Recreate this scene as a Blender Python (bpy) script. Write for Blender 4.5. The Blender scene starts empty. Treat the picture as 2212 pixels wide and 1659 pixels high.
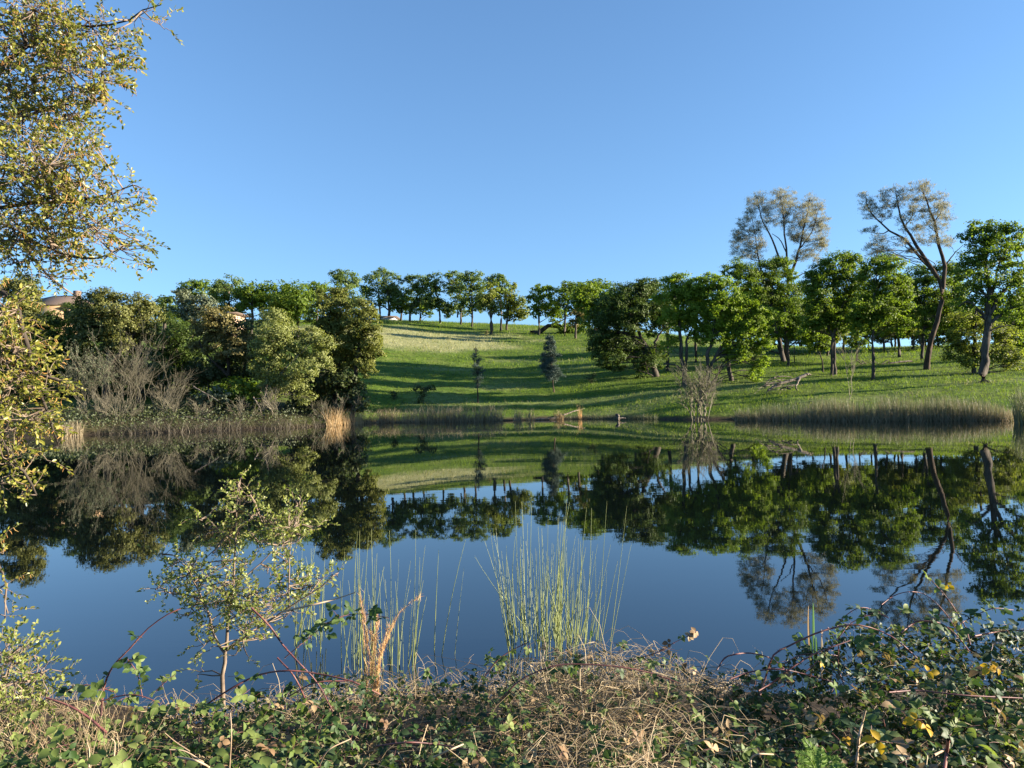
import bpy, math
import numpy as np
from mathutils import Vector, Matrix

R = math.radians
scene = bpy.context.scene
C = scene.collection
rng = np.random.default_rng(7)

# ------------------------------------------------------------------ camera
FPX, CX, CY = 1661.0, 1106.0, 829.5            # a 2212 x 1659 pixel plan of the view, used to survey positions
PITCH, ROLL, CAMZ = R(0.64), R(1.2), 2.4
cam_d = bpy.data.cameras.new('camera'); cam = bpy.data.objects.new('camera', cam_d); C.objects.link(cam)
cam_d.sensor_width = 36.0; cam_d.lens = 36.0 * FPX / 2212.0; cam_d.clip_start = 0.05; cam_d.clip_end = 6000
fwd = np.array([0, math.cos(PITCH), math.sin(PITCH)])
r0 = np.array([1.0, 0, 0]); u0 = np.array([0, -math.sin(PITCH), math.cos(PITCH)])
RT = math.cos(ROLL) * r0 - math.sin(ROLL) * u0
UP = math.sin(ROLL) * r0 + math.cos(ROLL) * u0
m = Matrix(((RT[0], UP[0], -fwd[0], 0), (RT[1], UP[1], -fwd[1], 0), (RT[2], UP[2], -fwd[2], CAMZ), (0, 0, 0, 1)))
cam.matrix_world = m
scene.camera = cam

# ------------------------------------------------------------------ sky, sun, exposure
SUN_AZ, SUN_EL = R(93), R(13)                   # clockwise from +Y
world = bpy.data.worlds.new('World'); scene.world = world; world.use_nodes = True
wn = world.node_tree.nodes; wl = world.node_tree.links
bg = wn['Background']
sky = wn.new('ShaderNodeTexSky'); sky.sky_type = 'NISHITA'; sky.sun_disc = False
sky.sun_elevation = SUN_EL; sky.sun_rotation = SUN_AZ
sky.air_density = 1.0; sky.dust_density = 0.0; sky.ozone_density = 4.0; sky.altitude = 100
wtc = wn.new('ShaderNodeTexCoord'); wmp = wn.new('ShaderNodeMapping'); wmp.vector_type = 'POINT'   # a softer fall-off toward the horizon
wmp.inputs['Scale'].default_value = (1, 1, .8); wmp.inputs['Location'].default_value = (0, 0, .09)
wnm = wn.new('ShaderNodeVectorMath'); wnm.operation = 'NORMALIZE'
wl.new(wtc.outputs['Generated'], wmp.inputs[0]); wl.new(wmp.outputs[0], wnm.inputs[0]); wl.new(wnm.outputs[0], sky.inputs[0])
wl.new(sky.outputs[0], bg.inputs[0]); bg.inputs[1].default_value = 0.073
sun_d = bpy.data.lights.new('sun', 'SUN'); sun = bpy.data.objects.new('sun', sun_d); C.objects.link(sun)
sun_d.energy = 5.0; sun_d.angle = R(0.5); sun_d.color = (1.0, 0.88, 0.70)
sdir = Vector((math.sin(SUN_AZ) * math.cos(SUN_EL), math.cos(SUN_AZ) * math.cos(SUN_EL), math.sin(SUN_EL)))
sun.rotation_euler = sdir.to_track_quat('Z', 'Y').to_euler(); sun.location = (60, 30, 40)
scene.view_settings.view_transform = 'Standard'; scene.view_settings.look = 'None'
scene.view_settings.exposure = 2.0; scene.view_settings.gamma = 1.0
scene.view_settings.use_curve_mapping = False
scene.cycles.max_bounces = 7; scene.cycles.diffuse_bounces = 3; scene.cycles.glossy_bounces = 3
scene.cycles.transmission_bounces = 4; scene.cycles.transparent_max_bounces = 8
scene.cycles.caustics_reflective = False; scene.cycles.caustics_refractive = False
scene.cycles.use_denoising = True
scene.cycles.sample_clamp_indirect = 6.0

# ------------------------------------------------------------------ surveying helpers
def W(px, py, Y):
    d = fwd + (px - CX) / FPX * RT - (py - CY) / FPX * UP
    k = Y / d[1]
    return np.array([d[0] * k, Y, CAMZ + d[2] * k])

def lerp(a, b, t): return a + (b - a) * t
def sstep(a, b, x):
    t = np.clip((x - a) / (b - a), 0, 1); return t * t * (3 - 2 * t)

def vnoise(x, y, seed=0):
    x = np.asarray(x, float); y = np.asarray(y, float)
    xi = np.floor(x); yi = np.floor(y); fx = x - xi; fy = y - yi
    fx = fx * fx * (3 - 2 * fx); fy = fy * fy * (3 - 2 * fy)
    def h(a, b):
        s = np.sin(a * 127.1 + b * 311.7 + seed * 74.7) * 43758.5453
        return s - np.floor(s)
    return lerp(lerp(h(xi, yi), h(xi + 1, yi), fx), lerp(h(xi, yi + 1), h(xi + 1, yi + 1), fx), fy)

def z2(x, y): return (0.38 * x, 530.9 + 0.38 * y)
def z3(x, y): return (752.1 + 0.26 * x, 548.6 + 0.26 * y)
def z4(x, y): return (1238.7 + 0.2453 * x, 530.9 + 0.2453 * y)
def z5(x, y): return (1548.4 + 0.34136 * x, 371.6 + 0.34136 * y)
def z6(x, y): return (265.4 + 0.3973 * x, 999.8 + 0.3973 * y)
def z7(x, y): return (884.8 + 0.36 * x, 1061.8 + 0.36 * y)
def z8(x, y): return (1504.2 + 0.32 * x, 1194.5 + 0.32 * y)
def z0(x, y): return (x, y)
ZS = {z2: .38, z3: .26, z4: .2453, z5: .34136, z6: .3973, z7: .36, z8: .32, z0: 1.0}

# far waterline surveyed along the shore
SH_PX = [(-250, 952), (100, 945), (200, 939), (400, 933), (600, 926), (800, 914), (1000, 911), (1200, 906), (1350, 905),
         (1500, 907), (1650, 906), (1900, 907), (2120, 905), (2212, 906)]
shx, shy = [], []
for p in SH_PX:
    d = W(p[0], p[1], 1.0) - np.array([0, 0, CAMZ]); k = -CAMZ / d[2]
    shx.append(d[0] * k); shy.append(d[1] * k)
shx = np.array([-110, -75] + shx + [46, 60, 90]); shy = np.array([40, 48] + shy + [46, 34, 22])
def shore_far(X): return np.interp(X, shx, shy) + 0.5 * (vnoise(np.asarray(X) * 0.35, 0 * np.asarray(X), 3) - 0.5)
SMX = np.linspace(-130, 110, 121); _raw = np.interp(SMX, shx, shy); _k = np.exp(-np.linspace(-2.2, 2.2, 23) ** 2); _k /= _k.sum()
SMY = np.convolve(np.pad(_raw, 11, mode='edge'), _k, mode='valid')
def shore_near(X):
    X = np.asarray(X, float)
    return 6.1 + 0.35 * np.exp(-((X - 0.9) / 0.9) ** 2) - 0.3 * np.exp(-((X + 2.4) / 0.7) ** 2) + 0.25 * (vnoise(X * 1.3, 0 * X, 5) - 0.5) + 0.004 * X * X

PS = np.array([0, 1, 7, 15, 40, 70, 90, 100, 112, 150, 300, 900, 5000.])
P0 = np.array([0, .30, 1.3, 2.5, 6.9, 12.6, 16.3, 17.7, 18.6, 18.0, 14, 12, 10.])
P1 = np.array([0, .25, 1.2, 2.4, 5.0, 7.4, 8.4, 8.6, 8.4, 7.5, 6, 6, 6.])
def ground_z(X, Y, rough=True):
    X = np.asarray(X, float); Y = np.asarray(Y, float)
    sf = Y - shore_far(X); sn = shore_near(X) - Y; sx = np.maximum(X - 62, -95 - X)
    t = X / np.maximum(Y, 20)
    w = sstep(-0.10, 0.50, t)
    sf0 = sf; ss = Y - np.interp(X, SMX, SMY); sf = np.where(sf > 0, lerp(sf, np.maximum(ss, .5 * sf), sstep(2, 22, sf)), sf)   # the slope above does not follow every nick of the shore
    zf = lerp(np.interp(sf, PS, P0), np.interp(sf, PS, P1), w)
    zf = np.where(sf > 0, zf, -9)
    zn = np.where(sn > 0, np.interp(sn, [0, 1, 2.2, 3.5, 6, 12, 40], [0, .2, .38, .58, .86, 1.1, 1.3]), -9)
    zs = np.where(sx > 0, np.minimum(sx * 0.12, 3.0), -9)
    bed = -np.minimum(1.2, np.minimum(np.abs(sf), np.abs(sn)) * 0.22 + 0.02)
    z = np.maximum(np.maximum(zf, zn), np.maximum(zs, bed))
    if rough:
        am = np.clip(sf0 / 6, 0, 1)
        z = z + am * (0.22 * (vnoise(X * .09, Y * .09, 1) - .5) + 0.13 * (vnoise(X * .45, Y * .6, 2) - .5) + 0.10 * (vnoise(X * 1.1, Y * 1.6, 4) - .5))
        an = np.clip(sn / 1.5, 0, 1)
        z = z + an * (0.10 * (vnoise(X * 2.1, Y * 2.1, 8) - .5) + .04 * (vnoise(X * 6, Y * 6, 9) - .5))
    return z

def gz(x, y): return float(ground_z(np.array([x]), np.array([y]))[0])
def hit(px, py, y0=50.0, y1=240.0):
    Ys = np.arange(y0, y1, 0.1)
    d = W(px, py, 1.0) - np.array([0, 0, CAMZ])
    X = d[0] * Ys; Z = CAMZ + d[2] * Ys
    g = ground_z(X, Ys)
    k = np.nonzero(Z <= g)[0]
    i = k[0] if len(k) else int(np.argmin(Z - g))
    return float(Ys[i])
def foot(px, Y):
    """ground point that stands at column px at distance Y"""
    py = 840.0
    for _ in range(12):
        p = W(px, py, Y); z = gz(p[0], Y); py -= (z - p[2]) * FPX / Y
    p = W(px, py, Y); return np.array([p[0], Y, gz(p[0], Y)])

# ------------------------------------------------------------------ mesh helpers
class MB:
    """collects vertices and quads (with a material slot each) and links them as one mesh"""
    def __init__(s): s.V = []; s.Q = []; s.M = []; s.n = 0
    def add(s, V, Q, mi=0):
        V = np.asarray(V, float); Q = np.asarray(Q, int)
        if len(Q) == 0: return
        s.V.append(V); s.Q.append(Q + s.n); s.M.append(np.full(len(Q), mi)); s.n += len(V)
    def tube(s, P, r, sides=5, mi=0, cap=True):
        P = np.asarray(P, float); n = len(P); r = np.asarray(r, float) * np.ones(n)
        T = np.gradient(P, axis=0); T /= np.linalg.norm(T, axis=1)[:, None] + 1e-9
        ref = np.array([0, 0, 1.0]) if abs(T[0][2]) < 0.9 else np.array([1.0, 0, 0])
        A = np.cross(T, ref); A /= np.linalg.norm(A, axis=1)[:, None] + 1e-9
        B = np.cross(T, A)
        a = np.arange(sides) * 2 * np.pi / sides
        V = P[:, None, :] + r[:, None, None] * (np.cos(a)[None, :, None] * A[:, None, :] + np.sin(a)[None, :, None] * B[:, None, :])
        V = V.reshape(-1, 3)
        i = np.arange(n - 1)[:, None] * sides; j = np.arange(sides)[None, :]; j2 = (j + 1) % sides
        Q = np.stack([i + j, i + j2, i + sides + j2, i + sides + j], -1).reshape(-1, 4)
        s.add(V, Q, mi)
        return s
    def tubes3(s, P, Rr, sides=4, mi=0):
        """many short three-point twigs at once: P (n,3,3), Rr (n,3)"""
        P = np.asarray(P, float); Rr = np.asarray(Rr, float); n = len(P)
        if n == 0: return s
        T = P[:, 2] - P[:, 0]; T /= np.linalg.norm(T, axis=1)[:, None] + 1e-9
        ref = np.where(np.abs(T[:, 2:3]) < .9, np.array([[0, 0, 1.0]]), np.array([[1.0, 0, 0]]))
        A = np.cross(T, ref); A /= np.linalg.norm(A, axis=1)[:, None] + 1e-9; B = np.cross(T, A)
        a = np.arange(sides) * 2 * np.pi / sides
        ring = np.cos(a)[None, :, None] * A[:, None, :] + np.sin(a)[None, :, None] * B[:, None, :]
        V = P[:, :, None, :] + Rr[:, :, None, None] * ring[:, None, :, :]
        o = np.arange(n)[:, None, None] * 3 * sides; k = np.arange(2)[None, :, None] * sides
        j = np.arange(sides)[None, None, :]; j2 = (j + 1) % sides
        Q = np.stack(np.broadcast_arrays(o + k + j, o + k + j2, o + k + sides + j2, o + k + sides + j), -1).reshape(-1, 4)
        s.add(V.reshape(-1, 3), Q, mi); return s
    def kites(s, P, N, size, aspect=0.8, mi=0, r=None, D=None, fold=0.12):
        """leaf faces: P positions, N normals, size lengths; D long-axis directions (random when None)"""
        r = r or rng; n = len(P)
        if n == 0: return s
        N = N / (np.linalg.norm(N, axis=1)[:, None] + 1e-9)
        if D is None: D = r.normal(size=(n, 3))
        D = D - (D * N).sum(1)[:, None] * N; D /= np.linalg.norm(D, axis=1)[:, None] + 1e-9
        S = np.cross(N, D); size = (np.asarray(size) * np.ones(n))[:, None]
        a = P - D * size * .5; c = P + D * size * .5
        b = P + S * size * aspect * .5 - D * size * .05 + N * size * fold
        d = P - S * size * aspect * .5 - D * size * .05 + N * size * fold
        V = np.stack([a, b, c, d], 1).reshape(-1, 3)
        s.add(V, np.arange(n * 4).reshape(-1, 4), mi); return s
    def blades(s, B, H, w, lean, mi=0, r=None, bend=0.35, seg=2):
        """grass blades: B bases, H heights, lean horizontal vectors"""
        r = r or rng; n = len(B)
        H = (np.asarray(H) * np.ones(n))[:, None]; w = (np.asarray(w) * np.ones(n))[:, None]
        a = r.uniform(0, 2 * np.pi, n); S = np.stack([np.cos(a), np.sin(a), 0 * a], 1)
        L = np.concatenate([lean, np.zeros((n, 1))], 1)
        rows = []
        for k in range(seg + 1):
            t = k / seg
            c = B + L * H * t * (1 - bend + bend * t * 2) * 1.0 + np.array([0, 0, 1.0]) * H * (t - 0.25 * bend * t * t)
            ww = w * (1 - 0.85 * t) * .5
            rows += [c - S * ww, c + S * ww]
        V = np.stack(rows, 1).reshape(-1, 3); kk = 2 * (seg + 1)
        Q = []
        for k in range(seg):
            o = np.arange(n) * kk + 2 * k
            Q.append(np.stack([o, o + 1, o + 3, o + 2], 1))
        s.add(V, np.concatenate(Q), mi); return s
    def mesh(s, name, mats, origin=(0, 0, 0), smooth=False):
        me = bpy.data.meshes.new(name)
        V = np.concatenate(s.V) - np.asarray(origin, float); Q = np.concatenate(s.Q); M = np.concatenate(s.M)
        me.vertices.add(len(V)); me.vertices.foreach_set('co', V.astype(np.float32).ravel())
        me.loops.add(Q.size); me.loops.foreach_set('vertex_index', Q.astype(np.int32).ravel())
        me.polygons.add(len(Q)); me.polygons.foreach_set('loop_start', (np.arange(len(Q)) * 4).astype(np.int32))
        me.polygons.foreach_set('material_index', M.astype(np.int32))
        if smooth: me.polygons.foreach_set('use_smooth', np.ones(len(Q), bool))
        me.update(calc_edges=True)
        for mt in (mats if isinstance(mats, (list, tuple)) else [mats]): me.materials.append(mt)
        return me
    def build(s, name, mats, parent=None, origin=None, smooth=False):
        o0 = (0, 0, 0) if origin is None else origin
        o = bpy.data.objects.new(name, s.mesh(name, mats, o0, smooth)); C.objects.link(o)
        if parent is not None: o.parent = parent
        else: o.location = o0
        return o

def tag(o, label=None, cat=None, group=None, kind=None):
    if label: o['label'] = label
    if cat: o['category'] = cat
    if group: o['group'] = group
    if kind: o['kind'] = kind
    return o
def empty(name, loc, label, cat, group=None):
    o = bpy.data.objects.new(name, None); C.objects.link(o); o.location = loc; o.empty_display_size = .3
    return tag(o, label, cat, group)

def smooth_path(pts, n=12):
    """Catmull-Rom through the points"""
    P = np.asarray(pts, float)
    if len(P) == 2: P = np.array([P[0], (P[0] + P[1]) / 2, P[1]])
    Q = np.vstack([2 * P[0] - P[1], P, 2 * P[-1] - P[-2]])
    out = []; per = max(2, n // (len(P) - 1))
    for i in range(1, len(Q) - 2):
        for k in range(per):
            t = k / per; a, b, c, d = Q[i - 1], Q[i], Q[i + 1], Q[i + 2]
            out.append(.5 * ((2 * b) + (c - a) * t + (2 * a - 5 * b + 4 * c - d) * t * t + (3 * b - a - 3 * c + d) * t ** 3))
    out.append(P[-1]); return np.array(out)

# ------------------------------------------------------------------ materials
def newmat(name):
    mt = bpy.data.materials.new(name); mt.use_nodes = True
    nt = mt.node_tree; return mt, nt.nodes, nt.links, nt.nodes['Principled BSDF'], nt.nodes['Material Output']

def ramp(n, stops, interp='LINEAR'):
    r = n.new('ShaderNodeValToRGB'); r.color_ramp.interpolation = interp
    e = r.color_ramp.elements
    while len(e) < len(stops): e.new(0.5)
    for i, (p, c) in enumerate(stops): e[i].position = p; e[i].color = (*c, 1)
    return r

def foliage(name, stops, trans=0.35, tint=(1.15, 1.2, 0.55), rough=0.55, spec=0.25, patch=None, pscale=0.25, per='island'):
    mt, n, l, b, out = newmat(name)
    if per == 'island':
        g = n.new('ShaderNodeNewGeometry'); src = g.outputs['Random Per Island']
    else:
        g = n.new('ShaderNodeObjectInfo'); src = g.outputs['Random']
    r = ramp(n, [(i / (len(stops) - 1), c) for i, c in enumerate(stops)]); l.new(src, r.inputs[0])
    col = r.outputs[0]
    if patch:
        tc = n.new('ShaderNodeTexCoord'); nz = n.new('ShaderNodeTexNoise'); nz.inputs['Scale'].default_value = pscale
        nz.inputs['Detail'].default_value = 2
        l.new(tc.outputs['Object'], nz.inputs['Vector'])
        mr = n.new('ShaderNodeMapRange'); mr.inputs[1].default_value = .45; mr.inputs[2].default_value = .65
        l.new(nz.outputs[0], mr.inputs[0])
        mx = n.new('ShaderNodeMix'); mx.data_type = 'RGBA'; l.new(mr.outputs[0], mx.inputs[0])
        l.new(col, mx.inputs[6]); mx.inputs[7].default_value = (*patch, 1); col = mx.outputs[2]
    l.new(col, b.inputs['Base Color']); b.inputs['Roughness'].default_value = rough
    b.inputs['Specular IOR Level'].default_value = spec
    tr = n.new('ShaderNodeBsdfTranslucent')
    mu = n.new('ShaderNodeMix'); mu.data_type = 'RGBA'; mu.blend_type = 'MULTIPLY'; mu.inputs[0].default_value = 1
    l.new(col, mu.inputs[6]); mu.inputs[7].default_value = (*tint, 1); l.new(mu.outputs[2], tr.inputs[0])
    ms = n.new('ShaderNodeMixShader'); ms.inputs[0].default_value = trans
    l.new(b.outputs[0], ms.inputs[1]); l.new(tr.outputs[0], ms.inputs[2]); l.new(ms.outputs[0], out.inputs[0])
    return mt

def bark(name, c1, c2, scale=6.0, bump=0.6):
    mt, n, l, b, out = newmat(name)
    tc = n.new('ShaderNodeTexCoord'); mp = n.new('ShaderNodeMapping'); mp.inputs['Scale'].default_value = (1, 1, .25)
    l.new(tc.outputs['Object'], mp.inputs[0])
    nz = n.new('ShaderNodeTexNoise'); nz.inputs['Scale'].default_value = scale; nz.inputs['Detail'].default_value = 5
    l.new(mp.outputs[0], nz.inputs['Vector'])
    r = ramp(n, [(.3, c1), (.7, c2)]); l.new(nz.outputs[0], r.inputs[0]); l.new(r.outputs[0], b.inputs['Base Color'])
    b.inputs['Roughness'].default_value = .9; b.inputs['Specular IOR Level'].default_value = .15
    bp = n.new('ShaderNodeBump'); bp.inputs['Strength'].default_value = bump; bp.inputs['Distance'].default_value = .05
    l.new(nz.outputs[0], bp.inputs['Height']); l.new(bp.outputs[0], b.inputs['Normal'])
    return mt

def plain(name, stops, rough=.7, scale=8.0, spec=.3, bump=0.0, coords='Object'):
    mt, n, l, b, out = newmat(name)
    tc = n.new('ShaderNodeTexCoord'); nz = n.new('ShaderNodeTexNoise'); nz.inputs['Scale'].default_value = scale
    nz.inputs['Detail'].default_value = 4; l.new(tc.outputs[coords], nz.inputs['Vector'])
    r = ramp(n, [(.3 + .4 * i / max(1, len(stops) - 1), c) for i, c in enumerate(stops)])
    l.new(nz.outputs[0], r.inputs[0]); l.new(r.outputs[0], b.inputs['Base Color'])
    b.inputs['Roughness'].default_value = rough; b.inputs['Specular IOR Level'].default_value = spec
    if bump:
        bp = n.new('ShaderNodeBump'); bp.inputs['Strength'].default_value = bump; bp.inputs['Distance'].default_value = .03
        l.new(nz.outputs[0], bp.inputs['Height']); l.new(bp.outputs[0], b.inputs['Normal'])
    return mt

M = {}
M['oak'] = foliage('oak_leaves', [(.09, .14, .018), (.14, .205, .026), (.20, .265, .036)], .52)
M['oak_bright'] = foliage('bright_oak_leaves', [(.13, .20, .02), (.195, .275, .03), (.26, .335, .045)], .52)
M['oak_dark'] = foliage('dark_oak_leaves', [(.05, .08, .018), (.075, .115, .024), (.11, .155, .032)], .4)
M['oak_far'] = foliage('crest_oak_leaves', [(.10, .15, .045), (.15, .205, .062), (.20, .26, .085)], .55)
M['oak_yellow'] = foliage('yellow_green_oak_leaves', [(.13, .16, .03), (.18, .21, .045), (.23, .25, .06)], .5)
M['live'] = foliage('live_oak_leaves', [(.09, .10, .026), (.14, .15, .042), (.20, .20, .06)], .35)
M['live_tan'] = foliage('tan_live_oak_leaves', [(.13, .115, .04), (.19, .165, .06), (.25, .21, .08)], .3)
M['live_yellow'] = foliage('olive_live_oak_leaves', [(.10, .115, .025), (.155, .168, .038), (.21, .22, .055)], .4)
M['willow'] = foliage('willow_leaves', [(.16, .185, .055), (.22, .245, .08), (.28, .30, .11)], .4)
M['dull'] = foliage('scrub_leaves', [(.045, .06, .022), (.07, .09, .032), (.10, .12, .045)], .3)
M['sage'] = foliage('grey_scrub_leaves', [(.10, .12, .07), (.15, .17, .10)], .25)
M['pine'] = foliage('grey_pine_needles', [(.21, .21, .14), (.29, .275, .18), (.35, .31, .20)], .45, tint=(1, 1, .8))
M['pine_young'] = foliage('young_pine_needles', [(.045, .075, .06), (.07, .105, .085), (.10, .135, .11)], .2, tint=(1, 1, .8))
M['bark'] = bark('grey_oak_bark', (.028, .023, .018), (.11, .092, .075))
M['bark_dark'] = bark('dark_oak_bark', (.025, .02, .016), (.085, .068, .052))
M['bark_pine'] = bark('pine_bark', (.03, .021, .016), (.10, .07, .05))
M['twig_grey'] = bark('bare_twig_bark', (.10, .088, .060), (.21, .19, .135), 3.0, .2)
M['dead'] = bark('weathered_dead_wood', (.035, .027, .021), (.24, .20, .16), 5)
M['reed_gold'] = foliage('golden_dry_reeds', [(.40, .27, .14), (.50, .36, .19), (.58, .45, .27)], .3, tint=(1, .9, .6))
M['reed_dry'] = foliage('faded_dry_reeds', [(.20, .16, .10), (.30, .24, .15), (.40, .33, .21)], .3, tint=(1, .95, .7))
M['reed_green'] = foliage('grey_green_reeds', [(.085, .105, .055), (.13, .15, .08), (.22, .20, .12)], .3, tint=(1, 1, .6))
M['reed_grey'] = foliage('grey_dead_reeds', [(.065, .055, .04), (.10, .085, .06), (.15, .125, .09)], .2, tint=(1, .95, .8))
M['grass'] = foliage('meadow_grass', [(.085, .145, .014), (.13, .20, .022), (.185, .245, .034)], .5, tint=(1.2, 1.2, .4))
M['grass_pale'] = foliage('pale_seeding_grass', [(.20, .21, .08), (.30, .29, .14), (.42, .38, .24)], .4, tint=(1.1, 1.05, .6))
M['straw'] = foliage('straw', [(.22, .16, .09), (.38, .29, .17), (.55, .44, .28)], .2, tint=(1, .9, .6))
M['rush'] = plain('rush_stem', [(.13, .17, .055), (.22, .25, .08), (.36, .33, .15)], .45, 2.2, .4)
M['orange_grass'] = foliage('orange_dry_grass', [(.46, .27, .11), (.58, .37, .17), (.66, .46, .25)], .3, tint=(1, .88, .6))
M['live_leaf'] = foliage('near_live_oak_leaves', [(.09, .12, .022), (.18, .20, .034), (.28, .275, .05), (.36, .31, .07)], .42, rough=.38, spec=.5)
M['sap_leaf'] = foliage('sapling_leaves', [(.14, .18, .04), (.22, .26, .06), (.31, .31, .09)], .42, rough=.4, spec=.5)
M['catkin'] = foliage('oak_catkins', [(.38, .17, .05), (.46, .27, .09), (.36, .28, .10)], .25, tint=(1, .8, .4))
M['twig'] = plain('oak_twig', [(.12, .085, .06), (.24, .18, .13)], .8, 20)
M['cane'] = plain('bramble_cane', [(.06, .028, .028), (.15, .05, .045), (.22, .10, .07)], .55, 9, .4)
M['cane_dead'] = plain('dead_bramble_cane', [(.28, .19, .12), (.45, .34, .23)], .8, 9)
def bramble_leaf(name, stops, trans=.3):
    return foliage(name, stops, trans, rough=.55, spec=.25, per='object')
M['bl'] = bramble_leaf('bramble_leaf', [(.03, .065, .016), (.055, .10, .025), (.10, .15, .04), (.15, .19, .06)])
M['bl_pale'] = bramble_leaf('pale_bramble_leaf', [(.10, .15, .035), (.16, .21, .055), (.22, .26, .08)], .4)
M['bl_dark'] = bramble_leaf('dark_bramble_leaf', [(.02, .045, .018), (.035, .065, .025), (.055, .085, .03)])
M['bl_yellow'] = bramble_leaf('yellow_bramble_leaf', [(.55, .30, .02), (.50, .36, .03)], .4)
M['bl_brown'] = bramble_leaf('withered_bramble_leaf', [(.14, .08, .04), (.26, .17, .09), (.34, .24, .13)], .2)
M['fern'] = foliage('feathery_weed_leaves', [(.16, .26, .05), (.24, .34, .08)], .4)
M['stucco'] = plain('tan_stucco', [(.55, .36, .20), (.60, .41, .24)], .9, 3)
M['stucco_white'] = plain('white_stucco', [(.36, .35, .38), (.42, .41, .43)], .9, 3)
M['stucco_peach'] = plain('peach_stucco', [(.55, .38, .27), (.62, .45, .33)], .9, 3)
M['shingle'] = plain('brown_roof_shingle', [(.10, .07, .055), (.17, .125, .10)], .9, 14)
M['glass'] = plain('window_glass', [(.02, .025, .03), (.03, .035, .04)], .08, 2, .6)
M['trim'] = plain('brown_trim', [(.16, .11, .08), (.20, .14, .10)], .7, 5)

def ground_material():
    mt, n, l, b, out = newmat('meadow_ground')
    geo = n.new('ShaderNodeNewGeometry')
    def noise(sc, det=4, vec=None):
        z = n.new('ShaderNodeTexNoise'); z.inputs['Scale'].default_value = sc; z.inputs['Detail'].default_value = det
        l.new(vec or geo.outputs['Position'], z.inputs['Vector']); return z
    n1 = noise(.22, 5); n2 = noise(1.6, 5); n3 = noise(9, 3)
    r1 = ramp(n, [(.35, (.06, .108, .013)), (.52, (.09, .142, .019)), (.68, (.135, .17, .033))]); l.new(n1.outputs[0], r1.inputs[0])
    r2 = ramp(n, [(.3, (.55, .55, .55)), (.7, (1.25, 1.25, 1.2))]); l.new(n2.outputs[0], r2.inputs[0])
    mu = n.new('ShaderNodeMix'); mu.data_type = 'RGBA'; mu.blend_type = 'MULTIPLY'; mu.inputs[0].default_value = 1
    l.new(r1.outputs[0], mu.inputs[6]); l.new(r2.outputs[0], mu.inputs[7])
    def attr(nm):
        a = n.new('ShaderNodeAttribute'); a.attribute_name = nm; return a.outputs['Fac']
    rd = ramp(n, [(.3, (.21, .22, .085)), (.7, (.34, .33, .16))]); l.new(n2.outputs[0], rd.inputs[0])
    m1 = n.new('ShaderNodeMix'); m1.data_type = 'RGBA'; l.new(attr('dry'), m1.inputs[0]); l.new(mu.outputs[2], m1.inputs[6]); l.new(rd.outputs[0], m1.inputs[7])
    rs = ramp(n, [(.3, (.025, .018, .012)), (.7, (.085, .062, .04))]); l.new(n3.outputs[0], rs.inputs[0])
    m2 = n.new('ShaderNodeMix'); m2.data_type = 'RGBA'; l.new(attr('soil'), m2.inputs[0]); l.new(m1.outputs[2], m2.inputs[6]); l.new(rs.outputs[0], m2.inputs[7])
    l.new(m2.outputs[2], b.inputs['Base Color']); b.inputs['Roughness'].default_value = .95; b.inputs['Specular IOR Level'].default_value = .1
    bp = n.new('ShaderNodeBump'); bp.inputs['Strength'].default_value = .5; bp.inputs['Distance'].default_value = .12
    l.new(n2.outputs[0], bp.inputs['Height']); l.new(bp.outputs[0], b.inputs['Normal'])
    return mt

def water_material():
    mt, n, l, b, out = newmat('pond_water')
    b.inputs['Base Color'].default_value = (.003, .005, .005, 1); b.inputs['Roughness'].default_value = .015
    b.inputs['IOR'].default_value = 1.9; b.inputs['Specular IOR Level'].default_value = .5
    geo = n.new('ShaderNodeNewGeometry'); mp = n.new('ShaderNodeMapping'); mp.inputs['Scale'].default_value = (.5, 1.6, 1)
    l.new(geo.outputs['Position'], mp.inputs[0])
    a = n.new('ShaderNodeTexNoise'); a.inputs['Scale'].default_value = 1.1; a.inputs['Detail'].default_value = 3; l.new(mp.outputs[0], a.inputs['Vector'])
    w = n.new('ShaderNodeTexNoise'); w.inputs['Scale'].default_value = .05; w.inputs['Detail'].default_value = 2; l.new(geo.outputs['Position'], w.inputs['Vector'])
    mr = n.new('ShaderNodeMapRange'); mr.inputs[1].default_value = .42; mr.inputs[2].default_value = .66; mr.inputs[3].default_value = .15; mr.inputs[4].default_value = 1
    l.new(w.outputs[0], mr.inputs[0])
    mm = n.new('ShaderNodeMath'); mm.operation = 'MULTIPLY'; l.new(a.outputs[0], mm.inputs[0]); l.new(mr.outputs[0], mm.inputs[1])
    bp = n.new('ShaderNodeBump'); bp.inputs['Strength'].default_value = .09; bp.inputs['Distance'].default_value = .02
    l.new(mm.outputs[0], bp.inputs['Height']); l.new(bp.outputs[0], b.inputs['Normal'])
    return mt

# ------------------------------------------------------------------ ground and water
def spaced(*segs):
    out = []
    for a, b, st in segs: out += list(np.arange(a, b, st))
    return np.array(out)
gx = np.concatenate([-np.geomspace(3000, 95, 22)[:-1], spaced((-95, -50, 2.5), (-50, -6, .7), (-6, 6, .22), (6, 70, .7), (70, 95, 2.5)), np.geomspace(95, 3000, 22)])
gy = np.concatenate([-np.geomspace(200, 4, 8)[:-1], spaced((-4, 8, .2), (8, 44, 2.5), (44, 52, .8), (52, 100, .45), (100, 180, .9)), np.geomspace(180, 5000, 24)])
GX, GY = np.meshgrid(gx, gy)
GZ = ground_z(GX, GY)
mb = MB(); ny, nx = GX.shape
ii = (np.arange(ny - 1)[:, None] * nx + np.arange(nx - 1)[None, :]).ravel()
mb.add(np.stack([GX.ravel(), GY.ravel(), GZ.ravel()], 1), np.stack([ii, ii + 1, ii + nx + 1, ii + nx], 1))
PATCH = np.array([-18.0, 128.0])
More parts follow.
